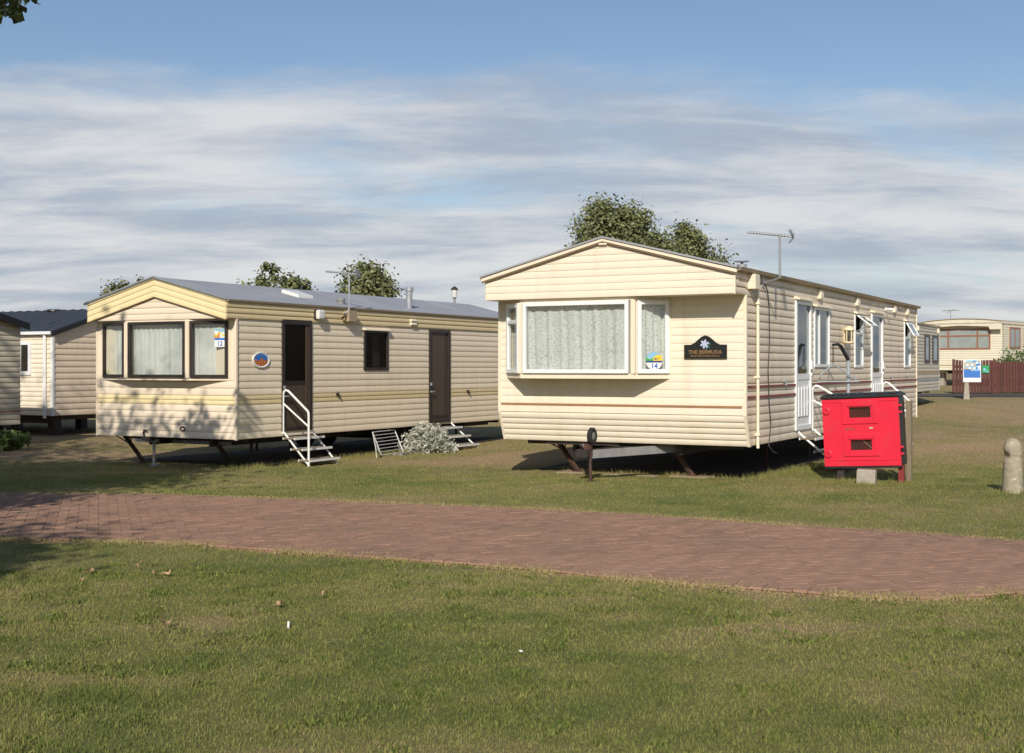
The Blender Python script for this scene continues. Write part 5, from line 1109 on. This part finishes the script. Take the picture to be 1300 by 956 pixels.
# trees left of the camera: they carry the branch tip at the top left and cast the shade on lawn, path and caravan
GL = 'trees left of the lawn'
tree('broadleaf_tree', (-8.9, 9.3, 0), 8.4, [(.2, -.3, 5.75, 2.6, 2.3, 1.85), (1.3, 1.9, 4.8, 1.2, 1.5, 1.1), (-1.2, -1.4, 5.4, 1.6, 1.6, 1.5), (.9, -1.2, 6.7, 1.6, 1.4, 1.1), (3.66, 3.55, 5.39, .27, .27, .25), (2.6, 3.1, 5.35, .7, .7, .5), (1.6, -2.2, 4.4, 1.2, 1.4, .9)], 40000, .13, 'tall broadleaf tree left of the path, one leafy branch tip showing', 'leaf_near', .2, 31, GL, limbs=22)
tree('broadleaf_tree', (-14.5, 9.5, 0), 12, [(0, 0, 8.5, 3.6, 3.4, 3.6), (1.8, .5, 6.5, 2, 2, 2), (-1, 0, 6, 2.4, 2.4, 2)], 20000, .18, 'taller broadleaf tree further left of the path', 'leaf_near', .25, 32, GL, limbs=18)
tree('broadleaf_tree', (-6.85, 2.0, 0), 6, [(.35, .3, 4.6, 1.5, 1.7, 1.2), (.9, .6, 4.0, .9, 1.0, .8)], 11000, .12, 'small broadleaf tree on the near lawn left of the path', 'leaf_near', .12, 33, GL, limbs=12)

# ------------------------------------------------------------------ street lamp behind the beige caravan
def lamp():
    Y = 42.0; X = (577 - 650) / 1590 * Y; g = gz(X, Y); root = empty('street_lamp', (X, Y, g), 0, 'small lantern topped lamp post behind the grey roof', 'lamp post')
    MB().lathe([(.09, 0), (.07, .3), (.045, .6), (.04, 3.9), (.03, 3.92)], n=10).obj('pole', 'steel_grey', root, smooth='auto')
    z = 3.92; ln = MB().lathe([(.03, z), (.06, z + .02), (.07, z + .05), (.05, z + .06)], n=12).obj('lantern', 'steel_grey', root)
    MB().lathe([(.06, z + .06), (.105, z + .30), (.10, z + .31)], n=12).obj('lantern_glass', 'opal', ln); MB().lathe([(.13, z + .31), (.12, z + .34), (.06, z + .40), (.01, z + .43)], n=12).obj('lantern_cap', 'steel_dark', ln)
lamp()

# ------------------------------------------------------------------ small things on the lawn
def ground_pt(px, py): t = 1.55 / ((py - 466) / 1590); return (px - 650) / 1590 * t, t
def dead_leaf(px, py, s, k, label):
    x, y = ground_pt(px, py); rr = random.Random(k); m = MB(); n = 9; vs = [(0, 0, .012)]
    for i in range(n): q = 2 * math.pi * i / n; r_ = s * (.5 + .16 * math.sin(3 * q + k) + rr.uniform(-.05, .05)) * (1.25 if i == 0 else 1); vs.append((r_ * math.cos(q), r_ * .75 * math.sin(q), .012 + .016 * math.sin(2 * q + k) + .006))
    m.add(vs, [(0, 1 + i, 1 + (i + 1) % n) for i in range(n)]); m.tube([(s * .6, 0, .015), (s * 1.0, .01, .022)], .0025, 4)
    o = m.obj('fallen_leaf', 'dead_leaf', None, label=label, cat='leaf', group='fallen leaves on the lawn'); o.location = (x, y, gz(x, y) + .022); o.rotation_euler = (rr.uniform(-.4, .4), rr.uniform(-.4, .4), rr.uniform(0, 6.28))
LEAF_LABELS = ['curled brown fallen leaf near the shaded corner of the lawn', 'largest pale brown fallen leaf on the near lawn', 'brown fallen leaf lying apart on the open near lawn', 'brown fallen leaf lying just behind the white peg',
               'tiny brown fallen leaf beside a bigger one on the near lawn', 'small brown fallen leaf close to the path edge', 'small brown fallen leaf touching the largest pale one', 'small brown fallen leaf further from the white peg']
for k, (px, py, s) in enumerate(((115, 730, .06), (215, 732, .075), (211, 797, .07), (358, 772, .055), (105, 742, .04), (173, 724, .035), (197, 732, .04), (409, 761, .035))): dead_leaf(px, py, s, k, LEAF_LABELS[k])
x, y = ground_pt(366, 797); o = MB().lathe([(.007, -.03), (.0075, .034), (.006, .038), (.002, .04)], n=10).obj('marker_peg', 'white_paint', None, smooth='auto', label='small white peg standing in the near lawn', cat='peg'); o.location = (x, y, 0); o.rotation_euler = (R(4), R(3), 0)
def pebble(px, py, s, label):
    x, y = ground_pt(px, py); o = MB().lathe([(.3 * s, 0), (.9 * s, .25 * s), (s, .5 * s), (.7 * s, .85 * s), (.2 * s, s)], n=9).obj('pebble', 'p_white', None, smooth=True, label=label, cat='stone'); o.location = (x, y, gz(x, y) + .012); o.rotation_euler = (.2, .3, px)
pebble(661, 831, .013, 'white pebble lying in the near lawn grass')
